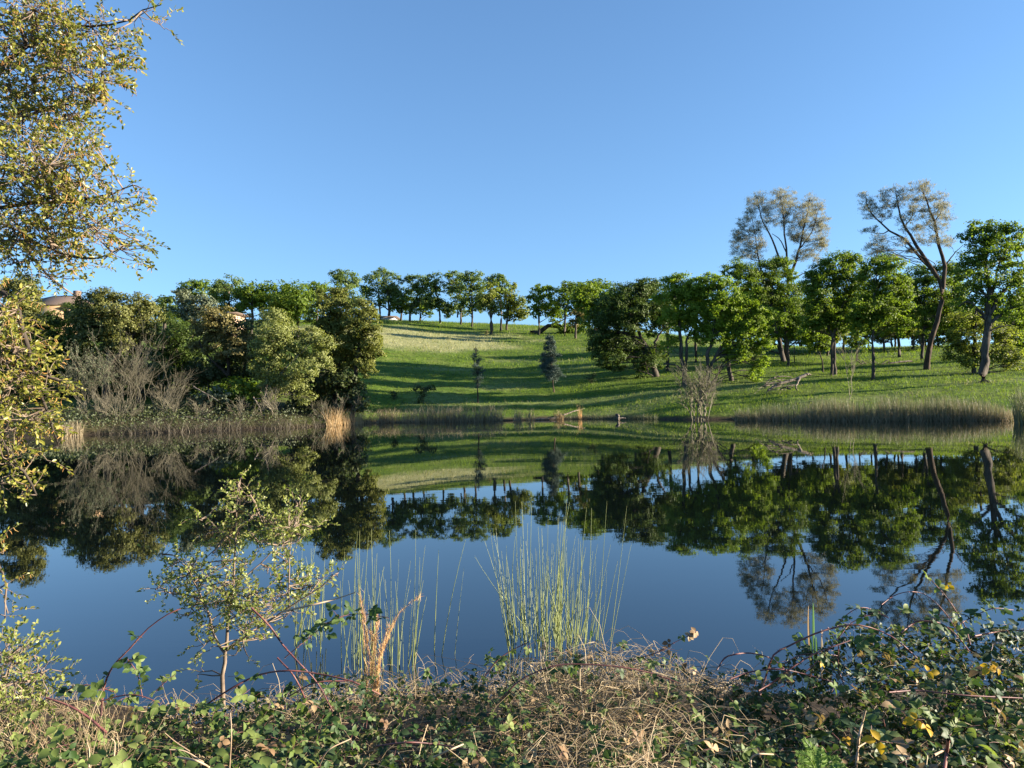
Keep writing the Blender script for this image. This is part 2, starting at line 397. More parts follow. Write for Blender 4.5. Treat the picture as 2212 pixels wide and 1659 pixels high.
def dryness(X, Y):
    a = np.exp(-(((X - PATCH[0]) / 24) ** 2 + ((Y - PATCH[1]) / 17) ** 2) * 1.1)
    return np.clip(sstep(.25, .75, a + .45 * (vnoise(X * .2, Y * .2, 21) - .5)) * .9 + .25 * sstep(.6, .8, vnoise(X * .13, Y * .3, 22)), 0, 1)
def soilness(X, Y):
    sf = Y - shore_far(X); sn = shore_near(X) - Y
    a = np.where(sf > -2, 1 - sstep(.3, 1.3, sf + .7 * (vnoise(X * .8, Y * .8, 31) - .5)), 1)
    left = sstep(-14, -19, X) * (1 - sstep(9, 16, sf)) * .85
    return np.where(sn > -1, 1.0, np.clip(np.maximum(a, left), 0, 1))
ground = mb.build('ground', ground_material(), smooth=True); tag(ground, 'green grassy hillside and bank around the pond', kind='structure')
for nm, fn in (('dry', dryness), ('soil', soilness)):
    at = ground.data.attributes.new(nm, 'FLOAT', 'POINT'); at.data.foreach_set('value', fn(GX, GY).ravel().astype(np.float32))
mb = MB(); mb.add([(-110, 3.0, 0), (75, 3.0, 0), (75, 75, 0), (-110, 75, 0)], [(0, 1, 2, 3)])
water = mb.build('pond_water', water_material()); tag(water, 'still dark pond mirroring the trees and sky', kind='structure')

# ------------------------------------------------------------------ trees
COV = 1.27; LOBE = 1.14
def clumpy(lobe_c, lobe_r, leaf, cov, aspect, r, clump=0.16, up=0.5, hollow=0.45, low=0.55):
    """leaf positions and normals for one lobe of a crown, gathered in clumps near its surface"""
    A = math.pi * lobe_r[0] * lobe_r[2]
    n = int(COV * cov * A / (leaf * leaf * aspect * .5 * .55))
    cr = clump * (lobe_r[0] + lobe_r[2]) + .12
    nc = max(6, int(1.5 * A / (cr * cr)))
    d = r.normal(size=(nc, 3)); d /= np.linalg.norm(d, axis=1)[:, None]
    keep = (d[:, 2] > -0.2) | (r.random(nc) < low); d = d[keep]; nc = len(d)
    rad = hollow + (1 - hollow) * r.random(nc) ** .6
    cc = lobe_c + d * rad[:, None] * lobe_r
    k = r.integers(0, nc, n)
    off = r.normal(size=(n, 3)) * np.array([1, 1, .6]) * cr * .45
    P = cc[k] + off
    N = d[k] * .9 + off / cr * .5 + np.array([0, 0, up]) + r.normal(size=(n, 3)) * .55
    return P, N, cc

def tree(name, label, cat, stems, lobes, Y=None, base_py=None, zf=z0, mat='oak', barkm='bark', leaf=.2, cov=1.5, aspect=.85,
         group=None, seed=0, limb=.028, clump=.16, hollow=.45, low=.55, depth=.9, twigs=True, up=.5, spread=.45, needle=None, sink=.35, loose=.7, grow=1.0, skirt=0):
    """stems: [(points, r0, r1)] surveyed in plan pixels; lobes: [(px, py, rx, ry[, dY])]"""
    r = np.random.default_rng(1000 + seed); sc = ZS[zf]
    b = zf(*stems[0][0][0])
    if Y is None: Y = hit(*b)
    base = foot(b[0], Y)
    k = Y / FPX
    tb = MB(); nodes = []; nrad = []
    for si, st in enumerate(stems):
        pts, ra, rb = st[:3]; dys = st[3] if len(st) > 3 else None
        P = [W(*zf(*p), Y + (0 if dys is None else dys[i])) for i, p in enumerate(pts)]
        if si == 0:
            P[0] = base.copy(); P.insert(0, base - np.array([0, 0, sink]))
        P = smooth_path(P, 14); n = len(P)
        jit = r.normal(size=(n, 3)) * ra * .18; jit[0] = 0; jit[-1] *= .3; P = P + jit
        rr = np.linspace(ra, rb, n)
        if si == 0: rr[0:3] *= np.array([1.5, 1.25, 1.08])[:3]
        tb.tube(P, rr, 9); nodes.append(P); nrad.append(rr)
    nodes = np.concatenate(nodes); nrad = np.concatenate(nrad)
    cb = MB()
    if skirt:
        x0_, x1_ = min(l[0] - l[2] for l in lobes), max(l[0] + l[2] for l in lobes); y1_ = max(l[1] + l[3] for l in lobes); y0_ = min(l[1] - l[3] for l in lobes)
        hw, hh = (x1_ - x0_) / 2, y1_ - y0_; xc = (x0_ + x1_) / 2
        lobes = list(lobes) + [(xc + (-1 + 2 * (q + r.uniform(.2, .8)) / skirt) * hw * 1.02, y1_ - hh * r.uniform(-.06, .24), hw * r.uniform(.24, .36), hh * r.uniform(.10, .16)) for q in range(skirt)]
    if loose:
        more = []
        for lb in lobes:
            if r.random() < loose:
                a_ = r.uniform(0, 2 * math.pi); more.append((lb[0] + math.cos(a_) * lb[2] * .95, lb[1] + math.sin(a_) * lb[3] * .95 + (.7 if r.random() < .4 else .1) * lb[3], lb[2] * r.uniform(.4, .7), lb[3] * r.uniform(.4, .65)))
        lobes = list(lobes) + more
    for lb in lobes:
        px, py = zf(lb[0], lb[1]); rx, rz = LOBE * grow * lb[2] * sc * k, LOBE * grow * lb[3] * sc * k
        dy = lb[4] if len(lb) > 4 else r.uniform(-spread, spread) * rx * 1.5
        c = W(px, py, Y + dy)
        lr = np.array([rx, depth * .5 * (rx + rz), rz])
        P, N, cc = clumpy(c, lr, leaf, cov, aspect, r, clump, up, hollow, low)
        sz = leaf * r.uniform(.65, 1.35, len(P))
        if needle:
            D = N * .6 + r.normal(size=P.shape) * .5 + np.array([0, 0, .35])
            cb.kites(P, r.normal(size=P.shape), sz, needle, 0, r, D, 0)
        else:
            cb.kites(P, N, sz, aspect, 0, r)
        dv = c - nodes; dist = np.linalg.norm(dv, axis=1) + np.where(dv[:, 2] < .25 * np.linalg.norm(dv[:, :2], axis=1), 2.5 * k * 40, 0)
        j = int(np.argmin(dist)); a = nodes[j]
        L = np.linalg.norm(c - a)
        if L > .4:
            ra = min(nrad[j] * .75, limb * (.6 + L * .35) + .02 * lr[0])
            mid = (a + c) / 2 + np.array([0, 0, .10 * L]) + r.normal(size=3) * .09 * L
            q1 = a * .7 + mid * .3 + r.normal(size=3) * .05 * L
            P2 = smooth_path([a, q1, mid, c], 9)
            tb.tube(P2, np.linspace(ra, max(.012, ra * .4), len(P2)), 6)
        else: ra = nrad[j]; P2 = np.array([a, c])
        if twigs:
            pick = r.permutation(len(cc))[:max(5, int(len(cc) * .45))]
            s = P2[r.integers(len(P2) // 2, len(P2), len(pick))]; e = cc[pick]
            md = (s + e) / 2 + r.normal(size=e.shape) * .12 * np.linalg.norm(e - s, axis=1)[:, None]
            tw = max(.010, ra * .25)
            tb.tubes3(np.stack([s, md, e], 1), np.tile([tw, tw * .7, tw * .35], (len(pick), 1)), 3)
    t = empty(name, base, label, cat, group)
    tb.build('trunk', M[barkm], t, base, smooth=True)
    cb.build('crown', M[mat], t, base)
    return t

# --- the oaks along the crest of the hill
G1 = 'oaks along the crest of the hill'
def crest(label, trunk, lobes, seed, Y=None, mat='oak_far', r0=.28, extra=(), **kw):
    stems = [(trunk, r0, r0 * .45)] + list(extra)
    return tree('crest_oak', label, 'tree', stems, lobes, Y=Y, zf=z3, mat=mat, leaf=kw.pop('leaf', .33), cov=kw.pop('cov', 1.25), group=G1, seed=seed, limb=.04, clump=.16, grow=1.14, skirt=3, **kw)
crest('wide twin-trunked oak at the left end of the open crest', [(265, 515), (262, 420), (255, 340)], [(200, 215, 60, 45), (290, 190, 70, 50), (390, 240, 55, 60), (250, 290, 110, 60), (370, 330, 80, 60), (170, 310, 60, 40), (330, 390, 70, 40)], 1, Y=158, extra=[([(340, 515), (338, 440), (330, 330)], .3, .14), ([(340, 470), (290, 440), (225, 480)], .16, .06)])
crest('short dark oak filling the gap on the crest beside the wide oak', [(440, 512), (445, 430), (450, 380)], [(460, 330, 50, 50), (420, 400, 60, 55), (490, 410, 50, 50)], 2, Y=160, mat='oak')
crest('crest oak with a trunk that leans right then bends upward', [(512, 515), (525, 440), (560, 385), (580, 330)], [(520, 215, 40, 30), (570, 225, 70, 45), (620, 270, 60, 50), (560, 320, 70, 50), (620, 380, 60, 50), (570, 430, 50, 40)], 3, Y=158)
crest('slim crest oak standing behind the bending one', [(600, 515), (602, 440), (606, 380)], [(640, 400, 50, 50), (600, 430, 45, 40), (660, 460, 40, 35)], 31, Y=163, mat='oak')
crest('crest oak with a tall narrow top and a low branch to the right', [(765, 525), (755, 440), (735, 340)], [(720, 205, 60, 38), (740, 265, 55, 45), (690, 290, 55, 50), (700, 370, 55, 50), (760, 420, 45, 40), (820, 440, 40, 35)], 4, Y=157, extra=[([(845, 525), (820, 480), (770, 440)], .15, .08)])
crest('crest oak with an upswept crown just left of the tallest one', [(935, 530), (940, 430), (930, 340)], [(870, 195, 55, 40), (920, 215, 40, 50), (850, 270, 55, 45), (900, 310, 70, 50), (940, 400, 55, 45), (895, 440, 45, 40)], 5, Y=156, extra=[([(908, 528), (910, 460), (900, 380)], .16, .08)])
crest('tallest oak on the open crest with a straight grey trunk', [(1030, 540), (1030, 430), (1028, 320)], [(1000, 185, 50, 38), (1060, 195, 55, 45), (1020, 250, 60, 45), (1090, 270, 55, 50), (970, 300, 50, 45), (1060, 360, 60, 50), (1000, 400, 55, 40), (1070, 440, 50, 40)], 6, Y=152)
crest('crest oak with the thickest trunk and a flared base', [(1187, 567), (1187, 470), (1190, 350)], [(1180, 290, 60, 45), (1150, 360, 55, 45), (1210, 380, 60, 45), (1140, 430, 60, 40), (1230, 430, 50, 40), (1120, 400, 40, 35)], 7, Y=140, r0=.42, mat='oak_yellow')
crest('crest oak rising behind the thick trunk with a leaning stem', [(1270, 556), (1270, 440), (1255, 320)], [(1190, 225, 50, 38), (1240, 215, 60, 35), (1290, 260, 45, 40), (1230, 300, 60, 45)], 8, Y=146)
crest('yellowish oak with drooping branches where the crest dips', [(1315, 556), (1325, 480), (1345, 400)], [(1355, 265, 35, 30), (1340, 330, 55, 50), (1330, 410, 60, 50), (1400, 400, 50, 50), (1440, 440, 50, 60), (1380, 480, 60, 50), (1450, 510, 45, 45)], 9, Y=148, mat='oak_yellow')
crest('oak just right of the dip in the crest', [(1582, 566), (1583, 470), (1585, 380)], [(1590, 310, 60, 40), (1650, 310, 55, 40), (1550, 370, 45, 40), (1640, 390, 70, 50), (1590, 440, 60, 40), (1690, 450, 60, 50)], 10, Y=140, mat='oak')
crest('broad dark oak on the crest behind the leaning broken trunk', [(1805, 572), (1800, 480), (1830, 400)], [(1790, 330, 55, 50), (1850, 280, 60, 42), (1930, 280, 60, 42), (1880, 370, 110, 60), (1780, 420, 60, 50), (1960, 390, 70, 50)], 11, Y=138, mat='oak')
crest('small brownish tree under the broad dark crest oak', [(1890, 582), (1895, 540), (1910, 500)], [(1930, 470, 60, 45), (1890, 520, 55, 40), (1970, 520, 50, 40)], 12, Y=132, mat='live_tan')
crest('rounded crest oak beside the big lakeside oak', [(2050, 590), (2052, 500), (2060, 420)], [(2080, 270, 75, 45), (2150, 300, 60, 50), (2030, 330, 60, 50), (2110, 390, 90, 60), (2040, 450, 60, 60)], 13, Y=128, mat='oak')
# trees on the crest behind the left thicket
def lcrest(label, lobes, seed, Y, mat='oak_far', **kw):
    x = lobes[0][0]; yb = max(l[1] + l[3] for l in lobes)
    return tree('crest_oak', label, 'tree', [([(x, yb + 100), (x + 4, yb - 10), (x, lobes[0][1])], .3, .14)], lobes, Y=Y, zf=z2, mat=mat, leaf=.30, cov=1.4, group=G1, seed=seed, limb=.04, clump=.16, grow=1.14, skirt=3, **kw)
lcrest('low flat-topped oak left of the paler crest oaks above the thicket', [(1085, 235, 55, 30), (1050, 260, 35, 25), (1150, 225, 35, 30)], 21, 135, 'oak')
lcrest('pale round-topped oak rising above the thicket', [(1300, 225, 65, 45), (1250, 270, 50, 50), (1330, 310, 60, 60), (1220, 250, 40, 35)], 22, 125)
lcrest('oak with small even tufts between two taller crest trees above the thicket', [(1430, 265, 70, 50), (1400, 320, 80, 60), (1480, 300, 50, 50)], 23, 122, 'oak')
lcrest('dark green oak above the willow', [(1570, 250, 60, 45), (1610, 300, 70, 60), (1540, 310, 60, 50), (1650, 270, 40, 50)], 24, 122, 'oak')
lcrest('broad bright oak crown above and right of the willow', [(1690, 300, 80, 70), (1620, 360, 90, 60), (1740, 350, 70, 60)], 25, 118, 'oak')
lcrest('flat dark oak top just left of the highest crest tree', [(1800, 240, 60, 32), (1850, 270, 60, 35), (1760, 265, 35, 35)], 26, 128, 'oak')
lcrest('highest tree above the thicket with a rounded mushroom top', [(1965, 190, 65, 38), (2010, 205, 35, 28), (1950, 245, 50, 40), (1990, 300, 60, 50), (1930, 310, 50, 45)], 27, 132)
lcrest('small dark oak in the notch of sky above the bare shrubs', [(930, 335, 50, 45), (965, 370, 40, 40), (895, 365, 35, 35)], 28, 95, 'oak_dark')

# --- the thicket on the left bank
G2 = 'trees of the thicket on the left bank'
def bank(name, label, stems, lobes, seed, Y, mat, **kw):
    return tree(name, label, 'tree', stems, lobes, Y=Y, zf=z2, mat=mat, barkm=kw.pop('barkm', 'bark_dark'), leaf=kw.pop('leaf', .16), cov=kw.pop('cov', 1.75), group=G2, seed=seed, clump=kw.pop('clump', .13), low=.8, **kw)
bank('live_oak', 'dark live oak half hidden behind the overhanging branches', [([(70, 990), (80, 700), (110, 400)], .3, .12)], [(120, 215, 85, 60), (60, 300, 90, 80), (165, 310, 60, 70), (120, 420, 120, 90), (30, 480, 100, 100), (220, 490, 75, 75), (90, 600, 110, 90), (200, 600, 100, 70)], 41, 70, 'live')
bank('live_oak', 'big rounded live oak with an olive crown above the bare grey shrubs', [([(600, 960), (610, 700), (620, 500)], .38, .15), ([(610, 700), (720, 560), (800, 450)], .18, .08)], [(570, 330, 110, 85), (650, 350, 90, 90), (490, 400, 70, 90), (600, 450, 120, 90), (530, 520, 90, 80), (700, 480, 80, 80), (590, 580, 110, 60)], 42, 66, 'live')
bank('live_oak', 'live oak with a rounded olive crown right of the biggest one', [([(790, 960), (795, 700), (805, 520)], .3, .12)], [(790, 325, 65, 60), (840, 390, 70, 80), (760, 420, 70, 80), (850, 480, 60, 70), (790, 520, 80, 60), (720, 560, 70, 50)], 43, 67, 'live')
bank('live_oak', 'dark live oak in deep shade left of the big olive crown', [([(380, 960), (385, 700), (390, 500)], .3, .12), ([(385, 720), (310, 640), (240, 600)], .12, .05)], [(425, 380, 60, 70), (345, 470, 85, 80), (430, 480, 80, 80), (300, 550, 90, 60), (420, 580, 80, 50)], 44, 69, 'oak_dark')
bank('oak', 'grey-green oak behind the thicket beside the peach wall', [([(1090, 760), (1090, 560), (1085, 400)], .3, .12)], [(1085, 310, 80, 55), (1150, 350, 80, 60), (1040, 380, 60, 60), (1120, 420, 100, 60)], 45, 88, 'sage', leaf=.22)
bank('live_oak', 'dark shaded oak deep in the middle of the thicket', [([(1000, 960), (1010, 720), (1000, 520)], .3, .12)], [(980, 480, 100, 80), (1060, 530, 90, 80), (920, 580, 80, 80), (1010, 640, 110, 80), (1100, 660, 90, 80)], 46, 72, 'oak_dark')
bank('live_oak', 'tan-brown live oak in the middle of the thicket', [([(1295, 980), (1300, 720), (1290, 520)], .3, .12), ([(1300, 740), (1180, 620), (1130, 540)], .13, .05)], [(1230, 400, 90, 55), (1180, 450, 90, 60), (1280, 450, 90, 60), (1140, 530, 70, 55), (1240, 540, 100, 60), (1340, 520, 80, 60), (1310, 600, 110, 60)], 47, 67, 'live_tan', cov=1.4)
bank('live_oak', 'shaded evergreen between the tan oak and the willow', [([(1390, 980), (1390, 760), (1400, 560)], .26, .1)], [(1410, 470, 80, 70), (1400, 570, 90, 80), (1380, 670, 110, 80), (1300, 740, 110, 60), (1420, 760, 90, 70)], 48, 68, 'dull', cov=1.3)
bank('willow', 'yellow-green willow with wispy upright sprays at the water edge', [([(1500, 1000), (1510, 850), (1530, 650), (1525, 480)], .2, .06), ([(1510, 830), (1620, 700), (1760, 560)], .12, .04), ([(1500, 880), (1600, 800), (1720, 700)], .10, .04)],
     [(1545, 400, 70, 45), (1600, 420, 50, 40), (1560, 490, 90, 70), (1640, 500, 70, 70), (1500, 580, 80, 80), (1620, 600, 90, 80), (1770, 510, 60, 50), (1830, 540, 50, 50), (1760, 590, 80, 70), (1830, 640, 55, 50), (1500, 690, 80, 70), (1620, 720, 90, 70), (1740, 700, 80, 60), (1540, 800, 90, 70), (1660, 800, 90, 60)], 49, 63.5, 'willow', barkm='twig_grey', leaf=.20, aspect=.45, cov=1.15, hollow=.3, up=.2, depth=.8)
bank('live_oak', 'olive-yellow live oak at the meadow end of the thicket', [([(1900, 960), (1900, 720), (1890, 500)], .34, .14), ([(1900, 720), (2000, 580), (2060, 460)], .16, .06)],
     [(1870, 290, 80, 45), (1910, 340, 80, 55), (1830, 380, 80, 70), (1930, 430, 90, 70), (1850, 480, 90, 70), (1920, 540, 100, 70), (1990, 620, 100, 60), (1900, 660, 100, 60)], 50, 67, 'live_yellow')
bank('live_oak', 'olive live oak leaning over the meadow at the right edge of the thicket', [([(2000, 950), (2020, 740), (2050, 520)], .3, .12)],
     [(2050, 360, 70, 55), (2080, 440, 75, 65), (2010, 470, 70, 70), (2110, 520, 70, 60), (2060, 580, 90, 60), (2130, 600, 50, 45), (2040, 670, 90, 50), (2090, 710, 40, 50)], 51, 66, 'live_yellow')
# undergrowth bushes of the thicket
G3 = 'bushes under the thicket'
def bush(label, lobes, seed, Y, mat, **kw):
    x, y = lobes[0][0], lobes[0][1]
    return tree('bush', label, 'bush', [([(x, y + 60), (x + 3, y + 20), (x, y)], .08, .04)], lobes, Y=Y, zf=z2, mat=mat, barkm='bark_dark', leaf=kw.pop('leaf', .23), cov=kw.pop('cov', 1.4), group=G3, seed=seed, limb=.012, clump=.14, low=.9, **kw)
bush('dark leafy bush at the meadow corner of the thicket', [(2000, 830, 80, 70), (1930, 790, 90, 70), (2030, 900, 70, 50), (1900, 880, 80, 60), (1960, 740, 80, 60)], 61, 66, 'dull')
bush('dark bush behind the foot of the willow', [(1800, 880, 100, 60), (1720, 850, 90, 70), (1840, 780, 90, 80)], 62, 68, 'dull')
bush('green bush lit through a gap left of the willow', [(1330, 820, 100, 60), (1420, 830, 70, 60), (1250, 860, 80, 50)], 63, 65, 'oak')
bush('pale grey-green scrub beside the fallen branch', [(1200, 850, 70, 50), (1140, 880, 60, 40), (1240, 910, 70, 40)], 64, 63, 'sage', cov=.9)
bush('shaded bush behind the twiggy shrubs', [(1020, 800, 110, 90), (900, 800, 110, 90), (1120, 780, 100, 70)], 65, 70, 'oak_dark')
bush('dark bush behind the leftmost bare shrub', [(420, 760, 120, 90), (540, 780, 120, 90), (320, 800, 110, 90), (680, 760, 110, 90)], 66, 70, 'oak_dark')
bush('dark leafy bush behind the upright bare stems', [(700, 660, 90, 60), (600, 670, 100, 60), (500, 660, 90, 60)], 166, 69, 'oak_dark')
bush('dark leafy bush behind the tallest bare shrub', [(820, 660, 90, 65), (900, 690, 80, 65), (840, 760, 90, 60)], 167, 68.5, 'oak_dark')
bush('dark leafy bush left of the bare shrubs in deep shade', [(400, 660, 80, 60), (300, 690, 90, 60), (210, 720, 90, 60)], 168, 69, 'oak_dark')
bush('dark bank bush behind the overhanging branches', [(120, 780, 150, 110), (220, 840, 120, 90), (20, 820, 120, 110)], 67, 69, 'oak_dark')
bush('low evergreen bush below the tan oak', [(1180, 700, 100, 80), (1280, 680, 100, 70), (1100, 740, 80, 70)], 68, 69, 'dull')
bush('dark thicket bush between the willow and the olive oaks', [(1800, 690, 90, 80), (1880, 740, 80, 70)], 69, 69, 'dull')

# --- the oaks and pines on the right
G4 = 'trees on the right slope'
def right(name, label, stems, lobes, seed, zf=z5, Y=None, mat='oak', **kw):
    return tree(name, label, 'tree', stems, lobes, Y=Y, zf=zf, mat=mat, barkm=kw.pop('barkm', 'bark'), leaf=kw.pop('leaf', .16), cov=kw.pop('cov', 1.45), group=G4, seed=seed, grow=kw.pop('grow', 1.08), skirt=kw.pop('skirt', 5 if name == 'oak' else 0), **kw)
right('oak', 'wide dark oak whose branches sweep to the grass left of the twin-trunked oak', [([(730, 1150), (690, 1000), (640, 870), (560, 740), (500, 600)], .36, .12), ([(690, 1000), (730, 830), (790, 740)], .2, .08), ([(600, 820), (430, 760), (300, 740)], .16, .05)],
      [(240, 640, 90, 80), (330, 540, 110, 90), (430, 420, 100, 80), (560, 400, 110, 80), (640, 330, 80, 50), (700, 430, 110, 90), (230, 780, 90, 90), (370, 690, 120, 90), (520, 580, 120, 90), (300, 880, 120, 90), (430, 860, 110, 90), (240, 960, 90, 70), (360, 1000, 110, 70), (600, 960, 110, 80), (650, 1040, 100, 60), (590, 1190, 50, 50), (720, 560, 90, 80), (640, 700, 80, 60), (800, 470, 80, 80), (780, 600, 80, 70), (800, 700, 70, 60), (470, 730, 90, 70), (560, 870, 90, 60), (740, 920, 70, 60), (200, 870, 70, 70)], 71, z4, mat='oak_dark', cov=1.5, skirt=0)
right('oak', 'bright twin-trunked oak beside the water behind the bare willow', [([(985, 1235), (965, 1060), (945, 860), (925, 640), (920, 480)], .27, .10), ([(985, 1130), (995, 950), (1000, 820), (1045, 740)], .17, .08), ([(955, 1095), (910, 1060), (860, 1045), (800, 1040)], .11, .05)],
      [(860, 330, 90, 60), (960, 310, 90, 60), (850, 430, 100, 80), (950, 420, 100, 80), (1060, 360, 90, 70), (1050, 470, 100, 80), (880, 560, 90, 60), (1150, 430, 80, 70), (1090, 580, 90, 70), (1000, 640, 80, 50), (840, 640, 80, 60), (1050, 700, 90, 50), (1130, 760, 80, 45), (930, 700, 60, 45), (1100, 830, 60, 35)], 72, z4, mat='oak_bright', skirt=2)
right('oak', 'bright oak with a forked trunk and a crown drooping toward the pond', [([(1185, 1235), (1185, 1080), (1190, 950), (1215, 870), (1240, 700)], .26, .12), ([(1190, 1120), (1235, 1010), (1300, 890), (1400, 780)], .17, .08)],
      [(1200, 310, 80, 60), (1290, 330, 90, 70), (1240, 440, 100, 80), (1360, 430, 100, 80), (1460, 510, 100, 80), (1560, 570, 100, 70), (1680, 590, 70, 60), (1340, 560, 110, 80), (1480, 640, 110, 80), (1600, 690, 90, 70), (1240, 640, 90, 70), (1380, 740, 110, 70), (1500, 780, 100, 70), (1200, 820, 70, 40), (1420, 860, 100, 70), (1550, 880, 90, 70), (1640, 800, 60, 60), (1380, 960, 70, 60), (1620, 980, 70, 60), (1640, 1070, 60, 60), (1500, 960, 60, 50), (1680, 700, 70, 60), (1700, 850, 60, 60), (1290, 760, 80, 60), (1600, 1140, 50, 50)], 73, z4, mat='oak_bright', skirt=0)
right('oak', 'oak with a short dark trunk behind the forked bright oak', [([(1390, 1200), (1370, 1080), (1355, 1000), (1340, 800)], .27, .14)], [(1330, 620, 120, 90), (1450, 600, 100, 80), (1250, 700, 100, 70)], 74, z4, Y=76, mat='oak')
right('oak', 'oak with several spreading stems below the left pine', [([(420, 1200), (395, 1080), (370, 980), (345, 850), (350, 720)], .34, .12), ([(405, 1130), (340, 1060), (290, 1010)], .17, .08), ([(400, 1100), (400, 1000), (360, 900)], .15, .07), ([(420, 1150), (370, 1140), (325, 1125)], .12, .06)],
      [(120, 600, 60, 50), (180, 640, 70, 60), (300, 620, 70, 55), (380, 600, 80, 50), (260, 700, 90, 60), (400, 690, 90, 60), (440, 760, 90, 60), (340, 780, 90, 60), (470, 850, 90, 60), (380, 870, 80, 50), (280, 820, 80, 60), (510, 900, 60, 50), (560, 760, 60, 60), (560, 850, 50, 50), (230, 900, 70, 50)], 75, mat='oak')
right('oak', 'slender grey-trunked oak below the left pine', [([(452, 1228), (445, 1090), (430, 980), (430, 850)], .20, .08)], [(470, 960, 60, 50), (420, 930, 60, 50), (490, 1010, 50, 40), (540, 960, 50, 50)], 76, mat='oak', cov=1.1)
right('pine', 'tall grey pine with several upright stems above the oaks, left of the leaning one', [([(440, 1150), (440, 900), (450, 680), (440, 480), (425, 300), (400, 150)], .25, .04), ([(455, 680), (490, 590), (525, 470), (560, 310), (590, 170)], .2, .04), ([(448, 640), (400, 560), (350, 420), (290, 310), (255, 180)], .15, .04), ([(445, 520), (400, 430), (350, 390)], .08, .03), ([(440, 740), (300, 650), (265, 560), (245, 420), (225, 300)], .12, .03), ([(460, 690), (520, 655), (600, 620)], .1, .03), ([(530, 480), (600, 380), (640, 250)], .08, .03)],
      [(260, 165, 50, 40), (225, 220, 40, 50), (300, 230, 50, 50), (380, 150, 45, 40), (440, 150, 55, 45), (400, 220, 60, 50), (470, 220, 50, 50), (590, 180, 45, 50), (550, 250, 50, 60), (620, 260, 50, 60), (655, 210, 25, 40), (680, 300, 30, 40), (600, 340, 60, 55), (660, 370, 40, 45), (520, 330, 50, 55), (440, 310, 55, 55), (330, 310, 50, 50), (200, 300, 50, 45), (250, 370, 60, 50), (180, 370, 45, 45), (130, 420, 45, 45), (200, 450, 55, 45), (120, 480, 40, 40), (270, 460, 45, 50), (170, 520, 50, 35), (620, 440, 60, 45), (670, 450, 35, 35), (550, 420, 50, 45), (480, 410, 40, 50), (600, 510, 50, 35), (240, 540, 50, 35), (540, 520, 50, 40)],
      77, Y=92, mat='pine', barkm='bark_pine', leaf=.27, aspect=.16, needle=.11, cov=.8, hollow=.1, clump=.12, limb=.012, low=.9, loose=.6)
right('pine', 'grey pine leaning left with three bare slanting stems', [([(1325, 1250), (1345, 1130), (1370, 1020), (1410, 870), (1425, 760), (1400, 670), (1310, 560), (1190, 430), (1090, 370), (1000, 290), (945, 190)], .32, .035), ([(1395, 665), (1330, 560), (1260, 460), (1195, 350), (1150, 230), (1130, 120)], .22, .04), ([(1430, 740), (1440, 600), (1405, 460), (1375, 310), (1330, 190), (1295, 90)], .22, .04), ([(1190, 340), (1230, 290), (1280, 200)], .06, .02), ([(1375, 320), (1420, 250), (1440, 170)], .07, .02), ([(1090, 370), (1040, 390), (930, 375)], .06, .02), ([(1440, 600), (1500, 520), (1560, 460)], .08, .02)],
      [(940, 160, 35, 40), (975, 210, 40, 40), (930, 225, 30, 25), (1050, 140, 35, 40), (1080, 200, 40, 35), (1140, 120, 50, 35), (1180, 160, 50, 40), (1140, 200, 45, 35), (1270, 100, 45, 45), (1325, 85, 40, 35), (1310, 150, 50, 45), (1260, 180, 45, 40), (1410, 170, 45, 40), (1440, 220, 45, 45), (1390, 250, 50, 45), (1450, 290, 45, 35), (1240, 260, 55, 45), (1310, 250, 50, 45), (1050, 270, 50, 40), (960, 260, 35, 30), (1340, 340, 60, 40), (1420, 350, 45, 35), (1270, 350, 50, 40), (1180, 300, 40, 40), (940, 370, 35, 18), (1000, 365, 40, 22), (1020, 430, 50, 35), (980, 480, 45, 35), (1050, 490, 50, 35), (1150, 440, 50, 25), (1300, 430, 60, 35), (1400, 430, 40, 35), (1000, 530, 50, 25), (1100, 540, 50, 25), (1230, 500, 50, 25), (1450, 430, 50, 30)],
      78, mat='pine', barkm='bark_pine', leaf=.27, aspect=.16, needle=.11, cov=.72, hollow=.1, clump=.12, limb=.012, low=.9, loose=.6)
right('oak', 'slender oak with a pair of close trunks right of the fallen log', [([(727, 1290), (728, 1150), (735, 1050), (765, 930), (800, 830), (870, 750)], .2, .07), ([(748, 1282), (745, 1180), (738, 1060), (700, 960), (680, 850)], .18, .07)],
      [(640, 640, 60, 50), (610, 700, 60, 60), (700, 600, 60, 40), (780, 550, 70, 45), (850, 560, 60, 45), (760, 630, 90, 60), (870, 640, 70, 55), (690, 710, 80, 60), (810, 720, 90, 60), (900, 710, 50, 50), (740, 800, 90, 55), (640, 790, 70, 60), (850, 810, 70, 55), (640, 880, 60, 50), (780, 890, 60, 40), (700, 950, 50, 40), (590, 800, 50, 60), (600, 960, 50, 45), (900, 800, 50, 50), (840, 900, 50, 40)], 79, mat='oak')
right('oak', 'single straight grey-trunked oak between the paired trunks and the leaning pine', [([(993, 1315), (990, 1180), (985, 1060), (990, 920), (1000, 760)], .21, .08), ([(985, 1090), (940, 1050), (890, 1030)], .06, .025), ([(990, 960), (1050, 900), (1100, 830)], .07, .03)],
      [(990, 590, 60, 45), (1060, 570, 70, 40), (1130, 600, 60, 45), (1000, 660, 80, 55), (1100, 680, 80, 55), (1160, 700, 50, 50), (970, 740, 80, 55), (1060, 760, 80, 55), (1140, 790, 60, 50), (950, 830, 80, 55), (1050, 850, 80, 50), (930, 920, 70, 45), (1020, 930, 60, 40), (1190, 780, 45, 60), (1180, 860, 50, 50), (1110, 930, 50, 35), (890, 860, 40, 45)], 80, mat='oak')
